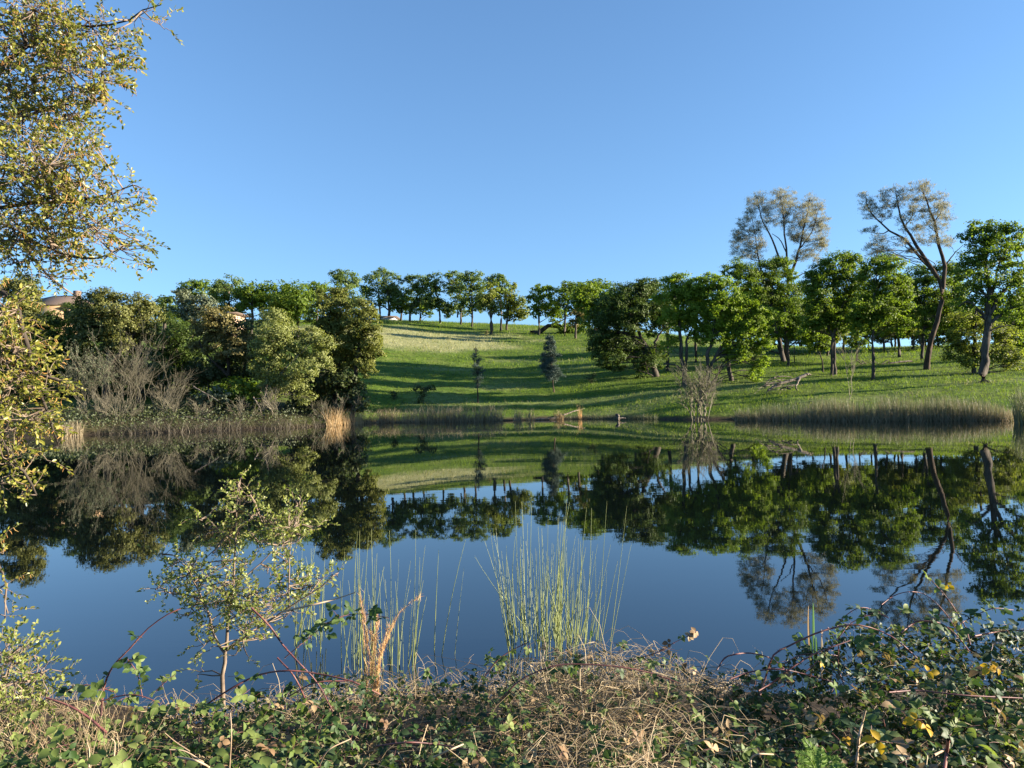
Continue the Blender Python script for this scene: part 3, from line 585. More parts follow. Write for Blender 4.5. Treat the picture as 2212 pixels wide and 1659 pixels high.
right('oak', 'oak behind the leaning pine stem', [([(1297, 1190), (1305, 1080), (1315, 960), (1320, 800)], .22, .09), ([(1300, 1120), (1280, 1040), (1270, 960)], .12, .06)],
      [(1270, 640, 60, 50), (1340, 650, 60, 45), (1450, 620, 60, 45), (1500, 640, 50, 40), (1280, 720, 80, 55), (1400, 720, 80, 55), (1500, 720, 70, 50), (1340, 800, 90, 55), (1250, 800, 60, 50), (1470, 800, 80, 50), (1260, 880, 70, 50), (1440, 860, 60, 40), (1520, 870, 60, 45), (1220, 760, 40, 60), (1540, 760, 45, 50), (1480, 930, 60, 40)], 81, mat='oak')
right('oak', 'tallest oak near the right edge with a thick straight trunk', [([(1690, 1335), (1695, 1200), (1705, 1050), (1718, 900), (1712, 740), (1705, 600), (1700, 480)], .42, .12), ([(1730, 900), (1790, 780), (1860, 710), (1944, 610)], .17, .06), ([(1725, 960), (1830, 880), (1960, 830)], .16, .06), ([(1705, 920), (1640, 860), (1590, 820), (1530, 850)], .15, .05), ([(1712, 790), (1660, 740), (1600, 700)], .13, .05), ([(1715, 1020), (1770, 985), (1880, 965)], .09, .03), ([(1705, 930), (1670, 915)], .13, .08), ([(1720, 820), (1760, 700), (1790, 560)], .15, .05), ([(1700, 1240), (1740, 1265), (1790, 1275)], .03, .012)],
      [(1640, 345, 45, 35), (1610, 390, 40, 30), (1550, 415, 35, 22), (1700, 400, 50, 45), (1760, 350, 60, 35), (1840, 350, 55, 35), (1890, 390, 45, 45), (1800, 420, 80, 45), (1660, 470, 70, 50), (1760, 490, 80, 50), (1860, 500, 60, 50), (1920, 470, 40, 50), (1600, 540, 70, 40), (1680, 570, 70, 45), (1800, 590, 80, 45), (1900, 590, 60, 45), (1560, 620, 60, 40), (1620, 660, 80, 45), (1760, 680, 70, 45), (1870, 690, 80, 45), (1950, 680, 60, 60), (1600, 750, 80, 45), (1830, 790, 80, 50), (1930, 800, 60, 50), (1560, 830, 60, 40), (1650, 810, 60, 40), (1900, 890, 70, 45)],
      82, mat='oak', cov=1.2, limb=.034, skirt=0)
right('oak', 'yellow-green oak with low drooping boughs behind the tallest oak', [([(1625, 1250), (1630, 1120), (1635, 960), (1640, 860)], .24, .1), ([(1630, 1040), (1570, 1020), (1520, 1040)], .09, .04), ([(1635, 990), (1700, 1060), (1790, 1150)], .08, .03)],
      [(1580, 920, 80, 45), (1530, 1010, 60, 40), (1590, 1060, 70, 45), (1520, 1110, 60, 35), (1630, 1130, 60, 50), (1750, 1010, 80, 50), (1770, 1090, 80, 50), (1820, 1160, 70, 45), (1880, 1210, 60, 35), (1680, 960, 70, 45), (1850, 1040, 70, 50)], 83, mat='oak_yellow', cov=1.1, Y=70)
right('oak', 'oak at the far right edge with two low trunks', [([(1922, 1195), (1918, 1100), (1925, 1000)], .22, .12), ([(1865, 1175), (1862, 1080), (1870, 1000)], .15, .08)],
      [(1900, 950, 80, 55), (1960, 1000, 70, 60), (1850, 980, 60, 45), (1930, 1060, 60, 40)], 84, Y=80, mat='oak')
right('oak', 'thin young oak with a small crown near the fallen log', [([(673, 1268), (668, 1200), (655, 1160), (640, 1100)], .09, .04)], [(650, 1090, 45, 35), (620, 1060, 40, 35), (690, 1070, 40, 35)], 85, mat='oak', cov=1.1)
right('oak', 'dark slim oak between the paired trunks and the single grey trunk', [([(887, 1198), (886, 1100), (884, 1020), (880, 900)], .11, .05)], [(900, 1000, 50, 35), (870, 940, 60, 45), (910, 1080, 45, 25), (860, 1040, 40, 30)], 86, mat='oak', cov=1.1)
right('oak', 'shaded oak in the middle distance left of the leaning pine', [([(1155, 1172), (1150, 1060), (1145, 980), (1140, 880)], .22, .1), ([(1148, 1000), (1100, 970), (1060, 965)], .08, .04)], [(1120, 930, 80, 45), (1190, 920, 70, 50), (1080, 980, 60, 35), (1200, 980, 50, 35), (1140, 860, 80, 45)], 87, mat='oak_yellow')
right('oak', 'stout trunked oak farther back against the sky gap', [([(1240, 1130), (1242, 1050), (1240, 960)], .32, .18)], [(1230, 930, 80, 45), (1290, 960, 60, 45), (1180, 960, 60, 40), (1250, 870, 80, 45)], 88, mat='oak_dark')
right('oak', 'dark pair-trunked oak at the back of the grove', [([(1108, 1112), (1106, 1040), (1100, 960)], .2, .12), ([(1130, 1112), (1128, 1040), (1120, 960)], .17, .1)], [(1090, 1000, 70, 50), (1040, 1030, 50, 35), (1140, 990, 50, 45), (1080, 930, 80, 45)], 89, mat='oak_dark')
right('oak', 'pole-thin dark sapling oak under the left pine', [([(492, 1212), (490, 1120), (488, 1040)], .08, .04)], [(500, 1030, 40, 30), (480, 990, 40, 30)], 90, mat='oak', cov=1.0)
G5 = 'background oaks behind the grove'
for i, (x, yb, yt, Yd, mt, lb) in enumerate([(590, 1110, 930, 105, 'oak', 'background oak seen between the pine stem and the paired trunks'), (800, 1090, 930, 108, 'oak_dark', 'background oak behind the slim dark oak'),
        (1400, 1100, 940, 108, 'oak_yellow', 'background oak just right of the leaning pine trunk'), (1500, 1105, 950, 110, 'oak_yellow', 'pale background oak left of the yellow-green boughs'),
        (300, 1100, 920, 106, 'oak', 'background oak behind the spreading stems'), (1780, 1110, 900, 104, 'oak', 'background oak right behind the tallest trunk'), (100, 1090, 920, 108, 'oak', 'background oak behind the drooping bright crown'),
        (960, 1095, 900, 112, 'oak', 'background oak behind the single grey trunk'), (700, 1100, 980, 101, 'oak_yellow', 'low background oak behind the paired trunks'), (1060, 1105, 940, 106, 'oak_yellow', 'background oak left of the shaded middle oak'),
        (1960, 1120, 900, 108, 'oak', 'background oak at the far right edge of the grove'), (450, 1095, 960, 110, 'oak_dark', 'background oak behind the slender grey trunk'), (1320, 1100, 950, 113, 'oak', 'background oak behind the stem of the leaning pine')]):
    r_ = np.random.default_rng(300 + i)
    lobes = [(x + r_.uniform(-95, 95), yt + r_.uniform(-90, 70), r_.uniform(55, 90), r_.uniform(38, 62)) for _ in range(12)]
    tree('oak', lb, 'tree', [([(x, yb), (x + r_.uniform(-8, 8), yb - 80), (x, yt)], .2, .1)], lobes, Y=Yd, zf=z5, mat=mt, leaf=.25, cov=1.1, group=G5, seed=200 + i, skirt=3)

G6 = 'oaks behind the big lakeside oaks'
for i, (x, yb, yt, Yd, mt, lb) in enumerate([(230, 760, 470, 98, 'oak', 'oak behind the left side of the wide sweeping oak'), (520, 780, 450, 92, 'oak_dark', 'oak directly behind the wide sweeping oak'), (830, 780, 480, 88, 'oak', 'oak filling the gap behind the twin-trunked oak'),
        (1080, 790, 470, 94, 'oak', 'oak behind the twin trunks, mostly hidden'), (1560, 800, 430, 96, 'oak', 'oak between the drooping bright crown and the left pine')]):
    r_ = np.random.default_rng(340 + i)
    lobes = [(x + r_.uniform(-120, 120), yt + r_.uniform(-70, 200), r_.uniform(70, 110), r_.uniform(55, 85)) for _ in range(11)]
    tree('oak', lb, 'tree', [([(x, yb), (x + r_.uniform(-8, 8), yb - 80), (x, yt)], .26, .12)], lobes, Y=Yd, zf=z4, mat=mt, leaf=.27, cov=1.1, group=G6, seed=240 + i, skirt=3)

# --- leaning broken oak on the upper meadow
tree('fallen_oak', 'oak fallen across the upper meadow with its dark trunk propped at a slant', 'fallen tree', [([(1540, 662), (1580, 655), (1640, 615), (1690, 592), (1780, 600)], .55, .3), ([(1600, 650), (1560, 640), (1510, 640)], .2, .06), ([(1690, 592), (1760, 560), (1800, 540)], .2, .08)],
     [(1760, 590, 60, 40), (1700, 520, 60, 40), (1830, 620, 70, 50), (1900, 640, 70, 50), (1800, 680, 60, 35), (1940, 600, 60, 40), (1870, 690, 60, 30), (1750, 500, 60, 40)], zf=z3, mat='oak', barkm='bark_dark', leaf=.3, cov=1.3, seed=120, sink=.1)
# --- young pines
def young_pine(label, base, top, tiers, seed, cov):
    lobes = []; r_ = np.random.default_rng(seed)
    for (y, w) in tiers:
        for k in range(3): lobes.append((top[0] + (base[0] - top[0]) * (y - top[1]) / (base[1] - top[1]) + r_.uniform(-.55, .55) * w, y + r_.uniform(-8, 8), w * .5, 26, r_.uniform(-.6, .6)))
    return tree('young_pine', label, 'tree', [([base, ((base[0] * 2 + top[0]) / 3, (base[1] * 2 + top[1]) / 3), top], .12, .015)], lobes, zf=z3, mat='pine_young', barkm='bark_pine', leaf=.26, needle=.13, aspect=.16, cov=cov, hollow=.05, clump=.16, group='young pines on the meadow', seed=seed, limb=.008)
young_pine('dense bluish young pine alone on the shaded meadow', (1710, 1150), (1670, 660), [(700, 28), (740, 45), (790, 65), (840, 85), (890, 100), (940, 115), (985, 110), (1020, 75)], 131, 1.8)
young_pine('thin sparse young pine left of the dense one on the meadow', (1080, 1240), (1060, 775), [(800, 18), (840, 35), (890, 45), (940, 60), (990, 65), (1040, 55), (1090, 20)], 132, .5)
def meadow_bush(label, lobes, seed, mat='dull', cov=1.0):
    x, y = lobes[0][0], max(l[1] + l[3] for l in lobes)
    return tree('bush', label, 'bush', [([(x, y), (x + 2, y - 30), (x + 4, lobes[0][1])], .05, .02)], lobes, zf=z3, mat=mat, barkm='bark_dark', leaf=.16, cov=cov, group='bushes on the meadow', seed=seed, limb=.01, clump=.2)
meadow_bush('dark bush low on the shaded meadow left of the thin young pine', [(620, 1140, 45, 45), (570, 1110, 35, 30), (680, 1110, 35, 30), (615, 1200, 35, 35)], 133)
meadow_bush('small dark seedling near the meadow corner of the thicket', [(380, 1160, 25, 25), (395, 1190, 20, 20)], 134)
meadow_bush('faint shrub below the tip of the sweeping oak branches', [(2020, 1040, 30, 35), (2030, 1010, 20, 20)], 135, 'dull', .6)
meadow_bush('tiny reddish seedling tree on the sunny upper meadow', [(1150, 665, 12, 16), (1152, 645, 8, 12)], 136, 'live_tan', .9)

# ------------------------------------------------------------------ bare shrubs
def twiggy(mbx, p, d, L, rad, depth, r, spread=.5, up=.12, kids=3, mi=0):
    q = p + d * L * .5 + r.normal(size=3) * L * .06
    e = p + d * L + r.normal(size=3) * L * .10 + np.array([0, 0, up * L])
    mbx.seg.append((p, q, e)); mbx.segr.append((rad, rad * .82, rad * .6))
    if depth == 0: return
    for k in range(kids + (1 if r.random() < .4 else 0)):
        t = r.uniform(.35, 1.0); s = p + (e - p) * t
        nd = d + r.normal(size=3) * spread; nd /= np.linalg.norm(nd)
        twiggy(mbx, s, nd, L * r.uniform(.5, .8), max(.007, rad * .58), depth - 1, r, spread, up, kids, mi)
def bare_shrub(label, px, Y, height, seed, n=7, spread=.36, depth=3, mat='twig_grey', lean=(0, 0), fan=.35, leafmat=None, group='bare shrubs on the left bank', zf=z2, kids=3, rad=.03, cat='shrub'):
    r = np.random.default_rng(seed)
    base = foot(zf(px, 0)[0], Y); t = empty('bare_shrub', base, label, cat, group)
    tips = []
    for k in range(n):
        mbx = MB(); mbx.seg = []; mbx.segr = []
        d = np.array([r.normal() * fan + lean[0], r.normal() * fan + lean[1], 1.0]); d /= np.linalg.norm(d)
        p = base + np.array([r.normal() * .25, r.normal() * .25, -.1])
        twiggy(mbx, p, d, height * r.uniform(.42, .58), rad, depth, r, spread, .15, kids)
        mbx.tubes3(np.array(mbx.seg), np.array(mbx.segr), 3)
        mbx.build('stem', M[mat], t, base)
        V = np.concatenate(mbx.V); tips.append(V[V[:, 2] > base[2] + height * .45])
    if leafmat:
        V = np.concatenate(tips); V = V[r.permutation(len(V))[:min(len(V), 1600)]]
        lb = MB(); lb.kites(V + r.normal(size=V.shape) * .05, r.normal(size=V.shape), .13 * r.uniform(.6, 1.3, len(V)), .4, 0, r)
        lb.build('leaves', M[leafmat], t, base)
    return t
bare_shrub('grey shrub with a pale leafy top at the left of the bare shrubs', 470, 60, 4.6, 401, leafmat='sage')
bare_shrub('tall grey bare shrub below the big olive oak, second from the left', 600, 60.5, 5.2, 402, n=6, leafmat='sage')
bare_shrub('grey bare shrub with upright forked stems below the big olive oak', 700, 61, 5.3, 403, n=6, fan=.25)
bare_shrub('tallest grey bare shrub, against the dark gap', 780, 61.5, 5.8, 404, n=7, fan=.25)
bare_shrub('brown twiggy shrub in shade right of the tall bare shrubs', 920, 62, 4.4, 405, n=7)
bare_shrub('low brown twig tangle by the water in the thicket shade', 980, 60.5, 2.8, 406, n=8, fan=.6)
bare_shrub('low grey twig tangle at the water below the bare shrubs', 690, 59, 2.4, 407, n=9, fan=.7)
bare_shrub('low twig tangle at the water below the leftmost bare shrub', 580, 58.5, 2.2, 408, n=8, fan=.7)
bare_shrub('twiggy grey skirt below the willow', 1570, 62.5, 2.6, 409, n=8, fan=.55)
bare_shrub('grey twiggy shrub beside the dark bush at the meadow corner', 1960, 64.5, 2.8, 410, n=8, fan=.5)
bare_shrub('brown twigs behind the golden reeds', 1830, 64, 2.0, 411, n=7, fan=.6)
bare_shrub('low brown twig tangle between the fallen branch and the willow', 1400, 61.5, 1.7, 412, n=9, fan=.8)
bare_shrub('low dark twig tangle left of the fallen branch', 1120, 61, 1.7, 413, n=8, fan=.8)
bare_shrub('leafless pale willow standing in the water before the twin-trunked oak', 1100, 58.6, 4.1, 420, n=6, fan=.28, lean=(-.12, 0), zf=z4, leafmat='reed_green', group='pale bare willows in the water', rad=.05)
bare_shrub('leafless pale willow leaning right over the water beside its twin', 1150, 58.8, 4.0, 421, n=6, fan=.25, lean=(.12, 0), zf=z4, group='pale bare willows in the water', rad=.05)
bare_shrub('thin leafless sapling standing behind the reed bed', 812, 60.5, 3.6, 422, n=2, fan=.05, depth=3, spread=.25, zf=z5, group='saplings by the reed bed', rad=.03)

# ------------------------------------------------------------------ fallen wood
def branch_thing(name, label, cat, paths, zf, Y, mat='dead', ground_first=True):
    """paths: [(part name, [(px, py, dY)], r0, r1)]"""
    P0_ = W(*zf(*paths[0][1][0][:2]), Y); t = empty(name, P0_, label, cat)
    for nm, pts, ra, rb in paths:
        P = smooth_path([W(*zf(p[0], p[1]), Y + p[2]) for p in pts], 12)
        P += np.random.default_rng(len(pts)).normal(size=P.shape) * ra * .2
        mbx = MB(); mbx.tube(P, np.linspace(ra, rb, len(P)), 7)
        if nm == 'trunk':
            c = P[0]; th = 7
            mbx.tube(np.array([P[0], P[0] + (P[0] - P[1]) * .05]), [ra, .01], 7); mbx.tube(np.array([P[-1], P[-1] + (P[-1] - P[-2]) * .2]), [rb, .01], 7)
        mbx.build(nm, M[mat], t, P0_, smooth=True)
    return t
def zl(x, y): return ((1800 + x / 6.32) * .8848, (860 + y / 6.32) * .8848)
ZS[zl] = .14
Yl = hit(*zl(560, 640))
rl = np.random.default_rng(55)
paths = [('trunk', [(480, 590, 0), (620, 500, .2), (800, 440, .5), (960, 390, .8), (1050, 350, 1.0)], .11, .15), ('stump_end', [(1030, 360, 1.0), (1075, 335, 1.0), (1140, 352, 1.1)], .15, .06), ('branch', [(960, 400, .7), (930, 470, .3), (900, 540, -.2), (930, 590, -.3)], .10, .04), ('branch', [(700, 470, .3), (560, 400, .4), (480, 440, .3), (430, 500, .2)], .06, .03), ('branch', [(660, 385, .4), (600, 350, .4), (605, 300, .4)], .03, .012), ('branch', [(560, 390, .3), (700, 370, .6), (850, 385, .9)], .05, .025)]
for k in range(30):
    x0, y0 = rl.uniform(430, 900), rl.uniform(420, 590)
    x1, y1 = x0 + rl.uniform(-260, 120), min(640, y0 + rl.uniform(-30, 120))
    paths.append(('branch', [(x0, y0, 0), ((x0 + x1) / 2, (y0 + y1) / 2 - rl.uniform(0, 40), rl.uniform(-.6, .2)), (x1, y1, rl.uniform(-1, .2))], rl.uniform(.025, .07), .012))
branch_thing('fallen_log', 'fallen weathered tree with tangled grey branches on the sunny grass', 'fallen tree', paths, zl, Yl)
Yb = hit(*z5(1100, 1215))
paths = [('trunk', [(1030, 1222, 0), (1120, 1208, 0), (1240, 1196, .5)], .14, .10)]
for k in range(10):
    x0 = rl.uniform(900, 1080); paths.append(('branch', [(x0, 1215, 0), (x0 + rl.uniform(-40, 40), 1205 - rl.uniform(0, 25), rl.uniform(-1, 1)), (x0 + rl.uniform(-90, 90), 1218, rl.uniform(-1, 1))], .04, .015))
branch_thing('brush_pile', 'reddish pile of dead branches with a pale log behind the grey-trunked oak', 'brush pile', paths, z5, Yb, 'dead')
def zq(x, y): return ((1250 + x / 6.32) * .8848, (960 + y / 6.32) * .8848)
ZS[zq] = .14
branch_thing('driftwood', 'pale driftwood log lying at the waterline beside the straw tuft', 'driftwood', [('trunk', [(355, 404, 0), (500, 396, 0), (690, 385, .2)], .07, .05), ('branch', [(430, 400, 0), (420, 370, .1)], .03, .012), ('branch', [(520, 392, 0), (600, 372, .3)], .03, .012)], zq, 65.5)
branch_thing('fallen_pole', 'thin pale pole slanting up the bank between two straw tufts', 'fallen branch', [('trunk', [(785, 338, 0), (880, 305, .6), (1015, 262, 1.4)], .07, .05), ('branch', [(960, 280, 1.2), (1120, 235, 2.2)], .03, .015)], zq, 66.0)
branch_thing('driftwood_stump', 'small pale stump at the waterline below the dark sweeping oak', 'stump', [('trunk', [(1640, 392, 0), (1640, 360, 0), (1615, 330, .1)], .16, .10), ('branch', [(1600, 335, 0), (1595, 300, 0)], .03, .012), ('branch', [(1640, 388, -.05), (1700, 380, 0), (1760, 388, .1)], .06, .03)], zq, 61.5)
branch_thing('fallen_branch', 'bare pale branch slanting down through the shaded scrub', 'fallen branch', [('trunk', [(1100, 800, 0), (1160, 835, -.2), (1240, 880, -.6)], .06, .03), ('branch', [(1180, 845, -.2), (1190, 880, -.3)], .025, .01)], z2, 62)
branch_thing('fallen_branch', 'pale crooked dead limb hanging at the foot of the willow', 'fallen branch', [('trunk', [(1440, 860, 0), (1470, 910, -.1), (1490, 965, -.2)], .05, .03), ('branch', [(1440, 870, 0), (1500, 860, -.2), (1520, 790, 0)], .04, .02), ('branch', [(1500, 880, -.2), (1540, 920, -.3), (1550, 965, -.3)], .03, .015)], z2, 61)
branch_thing('fallen_branch', 'grey branch lying in the water below the low twig tangle', 'fallen branch', [('trunk', [(900, 1000, 0), (1000, 970, .2), (1200, 990, .5)], .05, .025), ('branch', [(960, 975, .2), (900, 960, .2)], .025, .01)], z2, 59)

# ------------------------------------------------------------------ reeds and grass
def reeds(px0, px1, Y0, Y1, n, h, r, zf, w=.03, lean=.16, base_off=-.05, hfun=None, cluster=False):
    """blade bases in a strip given by two columns and two distances from the waterline"""
    px = r.uniform(px0, px1, n)
    xa = W(zf(px0, 0)[0], 900, 60)[0] / 60.0; xb = W(zf(px1, 0)[0], 900, 60)[0] / 60.0
    x = xa + (xb - xa) * (px - px0) / (px1 - px0)
    lo, hi = np.full(n, 40.0), np.full(n, 75.0)
    for _ in range(18):
        md = (lo + hi) / 2; up_ = md > shore_far(x * md); hi = np.where(up_, md, hi); lo = np.where(up_, lo, md)
    Y = hi + r.uniform(Y0, Y1, n); out = np.column_stack([x * Y, Y]); z = np.maximum(ground_z(out[:, 0], out[:, 1]), 0) + base_off
    H = h * r.uniform(.55, 1.1, n) * (1 if hfun is None else hfun(px))
    if cluster:
        nz = .65 * vnoise(out[:, 0] * .9, out[:, 1] * .3, 77) + .35 * vnoise(out[:, 0] * 2.6, out[:, 1] * .3, 78)
        keep = r.random(n) < .3 + .7 * sstep(.28, .62, nz); out, z, H, px, nz = out[keep], z[keep], H[keep], px[keep], nz[keep]; H = H * (.6 + .65 * nz); n = len(px)
    return np.column_stack([out, z]), H, r.normal(size=(n, 2)) * lean, px
def reed_clump(name, label, cat, px0, px1, n, h, seed, mat, zf=z2, Y0=-.8, Y1=.2, group=None, w=.03, lean=.2, kind=None):
    r = np.random.default_rng(seed)
    B, H, L, px = reeds(px0, px1, Y0, Y1, n, h, r, zf, lean=lean, cluster=kind == 'stuff')
    mbx = MB(); mbx.blades(B, H, w, L, 0, r, seg=3)
    o = mbx.build(name, M[mat], None, B.mean(0) * np.array([1, 1, 0]))
    return tag(o, label, cat, group, kind)
GR = 'tufts of dry reeds on the far shore'
reed_clump('reed_tuft', 'golden reed tuft in the sun, narrower of the bright pair', 'reeds', 1855, 1945, 190, 1.65, 501, 'reed_gold', group=GR, Y0=-1.3, Y1=-.3)
reed_clump('reed_tuft', 'wider golden-tan reed tuft beside the bright narrow one', 'reeds', 1955, 2068, 240, 1.5, 502, 'reed_gold', group=GR, Y0=-1.0, Y1=0)
reed_clump('reed_tuft', 'straw-coloured tuft beside the floating driftwood', 'reeds', 660, 790, 120, .9, 503, 'reed_gold', zf=zq, group=GR, lean=.3, Y0=-.6, Y1=-.1)
reed_clump('reed_tuft', 'single slim orange grass plume on the far shore', 'reeds', 1020, 1080, 34, 1.45, 504, 'orange_grass', zf=zq, group=GR, lean=.06, Y0=-.1, Y1=.2)
reed_clump('reed_tuft', 'rusty reed tuft at the end of the dull reed fringe', 'reeds', 20, 160, 110, 1.2, 505, 'reed_dry', zf=zq, group=GR)
reed_clump('reed_tuft', 'small thin reed tuft left of the driftwood log', 'reeds', 210, 340, 80, 1.2, 506, 'reed_dry', zf=zq, group=GR)
reed_clump('reed_tuft', 'pale curved reed tuft in the dull fringe below the thin pine', 'reeds', 440, 510, 70, .95, 507, 'reed_dry', zf=z3, group=GR, lean=.25)
reed_clump('reed_tuft', 'dry tuft at the water end of the overhanging branches', 'reeds', 355, 470, 160, 1.3, 508, 'reed_dry', zf=z2, group=GR)
reed_clump('reed_tuft', 'grey arching reed tuft right of the golden pair', 'reeds', 2070, 2190, 160, 1.3, 509, 'reed_dry', zf=z2, group=GR, lean=.35)
reed_clump('dry_reeds', 'fringe of dull dry reeds along the far shore below the meadow', 'reeds', 250, 1290, 2200, 1.45, 510, 'reed_dry', zf=z3, kind='stuff', Y0=-.5, Y1=.4)
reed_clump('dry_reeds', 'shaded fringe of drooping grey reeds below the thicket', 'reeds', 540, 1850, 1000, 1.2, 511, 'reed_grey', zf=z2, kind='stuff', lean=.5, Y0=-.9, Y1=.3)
reed_clump('shore_grass', 'short grass tufts along the waterline below the bright oaks', 'grass', 800, 2250, 900, .45, 512, 'reed_green', zf=zq, kind='stuff', lean=.35, Y0=-.3, Y1=.6)
# the reed bed on the right
r = np.random.default_rng(520); mbx = MB()
hf = lambda p: np.interp(p, [120, 300, 700, 1100, 1500, 1800], [.45, .8, 1.0, 1.05, 1.05, .7])
B, H, L, px = reeds(115, 1890, -2.4, .6, 7500, 1.75, r, z5, hfun=hf, cluster=True)
mbx.blades(B, H, .028, L * .45, 0, r, seg=2)
B, H, L, px = reeds(115, 1890, -2.6, -1.6, 2200, .75, r, z5); mbx.blades(B, H, .03, L * 2.6, 1, r, seg=2)
B, H, L, px = reeds(560, 1890, -2.4, .6, 2200, 1.55, r, z5, hfun=hf, cluster=True); mbx.blades(B, H, .03, L * .8, 1, r, seg=2)
o = mbx.build('reed_bed', [M['reed_green'], M['reed_dry']]); tag(o, 'long bed of grey-green reeds along the right shore', 'reeds', kind='stuff')
mbx = MB()
B, H, L, px = reeds(1880, 2050, -5.5, -3, 500, 2.3, r, z5); mbx.blades(B, H, .03, L * .5, 0, r, seg=2)
o = mbx.build('reed_tuft', M['reed_green']); tag(o, 'green reed clump standing nearer in the water at the right edge', 'reeds', 'tufts of dry reeds on the far shore')

# meadow grass
r = np.random.default_rng(530)
def scatter(n, x0, x1, y0, y1):
    X = r.uniform(x0, x1, n); Y = r.uniform(y0, y1, n)
    keep = (np.abs(X) < Y * .72 + 2) & (Y > shore_far(X) + .15) & (soilness(X, Y) < .5); X, Y = X[keep], Y[keep]
    return X, Y, ground_z(X, Y)
mbx = MB()
for n, box, h, w in ((90000, (-25, 62, 46, 92), .20, .035), (42000, (-40, 70, 92, 170), .30, .07)):
    X, Y, Z = scatter(n, *box); d = dryness(X, Y)
    cl = vnoise(X * .7, Y * .7, 61) * .7 + vnoise(X * .15, Y * .15, 62) * .6
    H = h * (.35 + cl) * r.uniform(.6, 1.3, len(X))
    for dryk, mi in ((False, 0), (True, 1)):
        s = (r.random(len(X)) < d * .9) == dryk
        B = np.column_stack([X[s], Y[s], Z[s] - .02])
        mbx.blades(B, H[s] * (1.2 if dryk else 1), w, r.normal(size=(s.sum(), 2)) * .35, mi, r, seg=1)
o = mbx.build('grass', [M['grass'], M['grass_pale']]); tag(o, 'green spring grass covering the hill, paler near the crest', 'grass', kind='stuff')

# low scrub along the left bank
r = np.random.default_rng(540); mbx = MB(); n = 420
pxs = r.uniform(40, 830, n); B, H, L, px = reeds(120, 2080, .2, 6.5, n, 1.0, r, z2, cluster=True)
for b, h in zip(B, H):
    k = int(r.integers(14, 34)); rad = .35 + .45 * r.random()
    P = b + r.normal(size=(k, 3)) * np.array([rad, rad, rad * .55]) + np.array([0, 0, h * .55]); P = P[P[:, 2] > b[2] - .1]
    mbx.kites(P, r.normal(size=P.shape) + np.array([0, 0, .7]), .15 * r.uniform(.6, 1.4, len(P)), .7, int(r.random() < .35), r)
o = mbx.build('undergrowth', [M['dull'], M['sage']]); tag(o, 'low scrub and weeds covering the shaded left bank', 'undergrowth', kind='stuff')

# ------------------------------------------------------------------ houses beyond the trees
def quad_box(mbx, x0, x1, y0, y1, z0_, z1_, mi=0):
    V = [(x, y, z) for z in (z0_, z1_) for y in (y0, y1) for x in (x0, x1)]
    mbx.add(V, [(0, 2, 3, 1), (4, 5, 7, 6), (0, 1, 5, 4), (2, 6, 7, 3), (0, 4, 6, 2), (1, 3, 7, 5)], mi)
def house(label, pxc, py_eave, Y, width, depth, wall, hgt=3.2, roof_h=1.9, zf=z0, win=()):
    p = W(*zf(pxc, py_eave), Y); eave = p[2]
    base = np.array([p[0], Y, eave - hgt]); g = gz(p[0], Y); t = empty('house', (p[0], Y, min(g, base[2])), label, 'house', 'houses beyond the trees')
    o = np.array([p[0], Y, min(g, base[2])])
    mbx = MB(); quad_box(mbx, p[0] - width / 2, p[0] + width / 2, Y, Y + depth, o[2] - .2, eave); mbx.build('wall', M[wall], t, o)
    ov = .7; x0, x1, y0, y1 = p[0] - width / 2 - ov, p[0] + width / 2 + ov, Y - ov, Y + depth + ov
    mbx = MB(); ym = (y0 + y1) / 2; e = eave - .02; hp = min(width, depth) * .45
    V = [(x0, y0, e), (x1, y0, e), (x1, y1, e), (x0, y1, e), (x0 + hp, ym, e + roof_h), (x1 - hp, ym, e + roof_h), (x0, y0, e - .2), (x1, y0, e - .2), (x1, y1, e - .2), (x0, y1, e - .2)]
    mbx.add(V, [(0, 1, 5, 4), (2, 3, 4, 5), (1, 2, 5, 5), (3, 0, 4, 4), (6, 7, 1, 0), (7, 8, 2, 1), (8, 9, 3, 2), (9, 6, 0, 3), (6, 9, 8, 7)])
    rf = mbx.build('roof', M['shingle'], t, o)
    mbx = MB(); quad_box(mbx, p[0] + width * .2, p[0] + width * .2 + .8, ym - .5, ym + .4, e + .5, e + roof_h + .7); (roof_h > 1) and mbx.build('chimney', M['trim'], rf, o)
    for (wx, wz, ww, wh) in win:
        mbx = MB(); quad_box(mbx, p[0] + wx - ww / 2 - .08, p[0] + wx + ww / 2 + .08, Y - .05, Y + .02, eave - wz - wh / 2 - .08, eave - wz + wh / 2 + .08)
        wo = mbx.build('window', M['trim'], t, o)
        mbx = MB(); quad_box(mbx, p[0] + wx - ww / 2, p[0] + wx + ww / 2, Y - .065, Y - .055, eave - wz - wh / 2, eave - wz + wh / 2); mbx.build('pane', M['glass'], wo, o)
    return t
house('tan stucco house with a brown roof glimpsed above the left thicket', 105, 658, 118, 9, 8, 'stucco', win=((-2, 1.6, 1.4, 1.2), (3.0, 1.6, 1.2, 1.2)))
house('peach-walled house glimpsed in a gap above the tan live oak', 497, 675, 112, 1.2, 5, 'stucco_peach', roof_h=.12, hgt=3)
house('pale house glimpsed between trunks at the left end of the open crest', 832, 683, 190, 4.4, 8, 'stucco_white', hgt=2.8, roof_h=.5, win=((-.8, 1.3, 1.0, 1.0),))

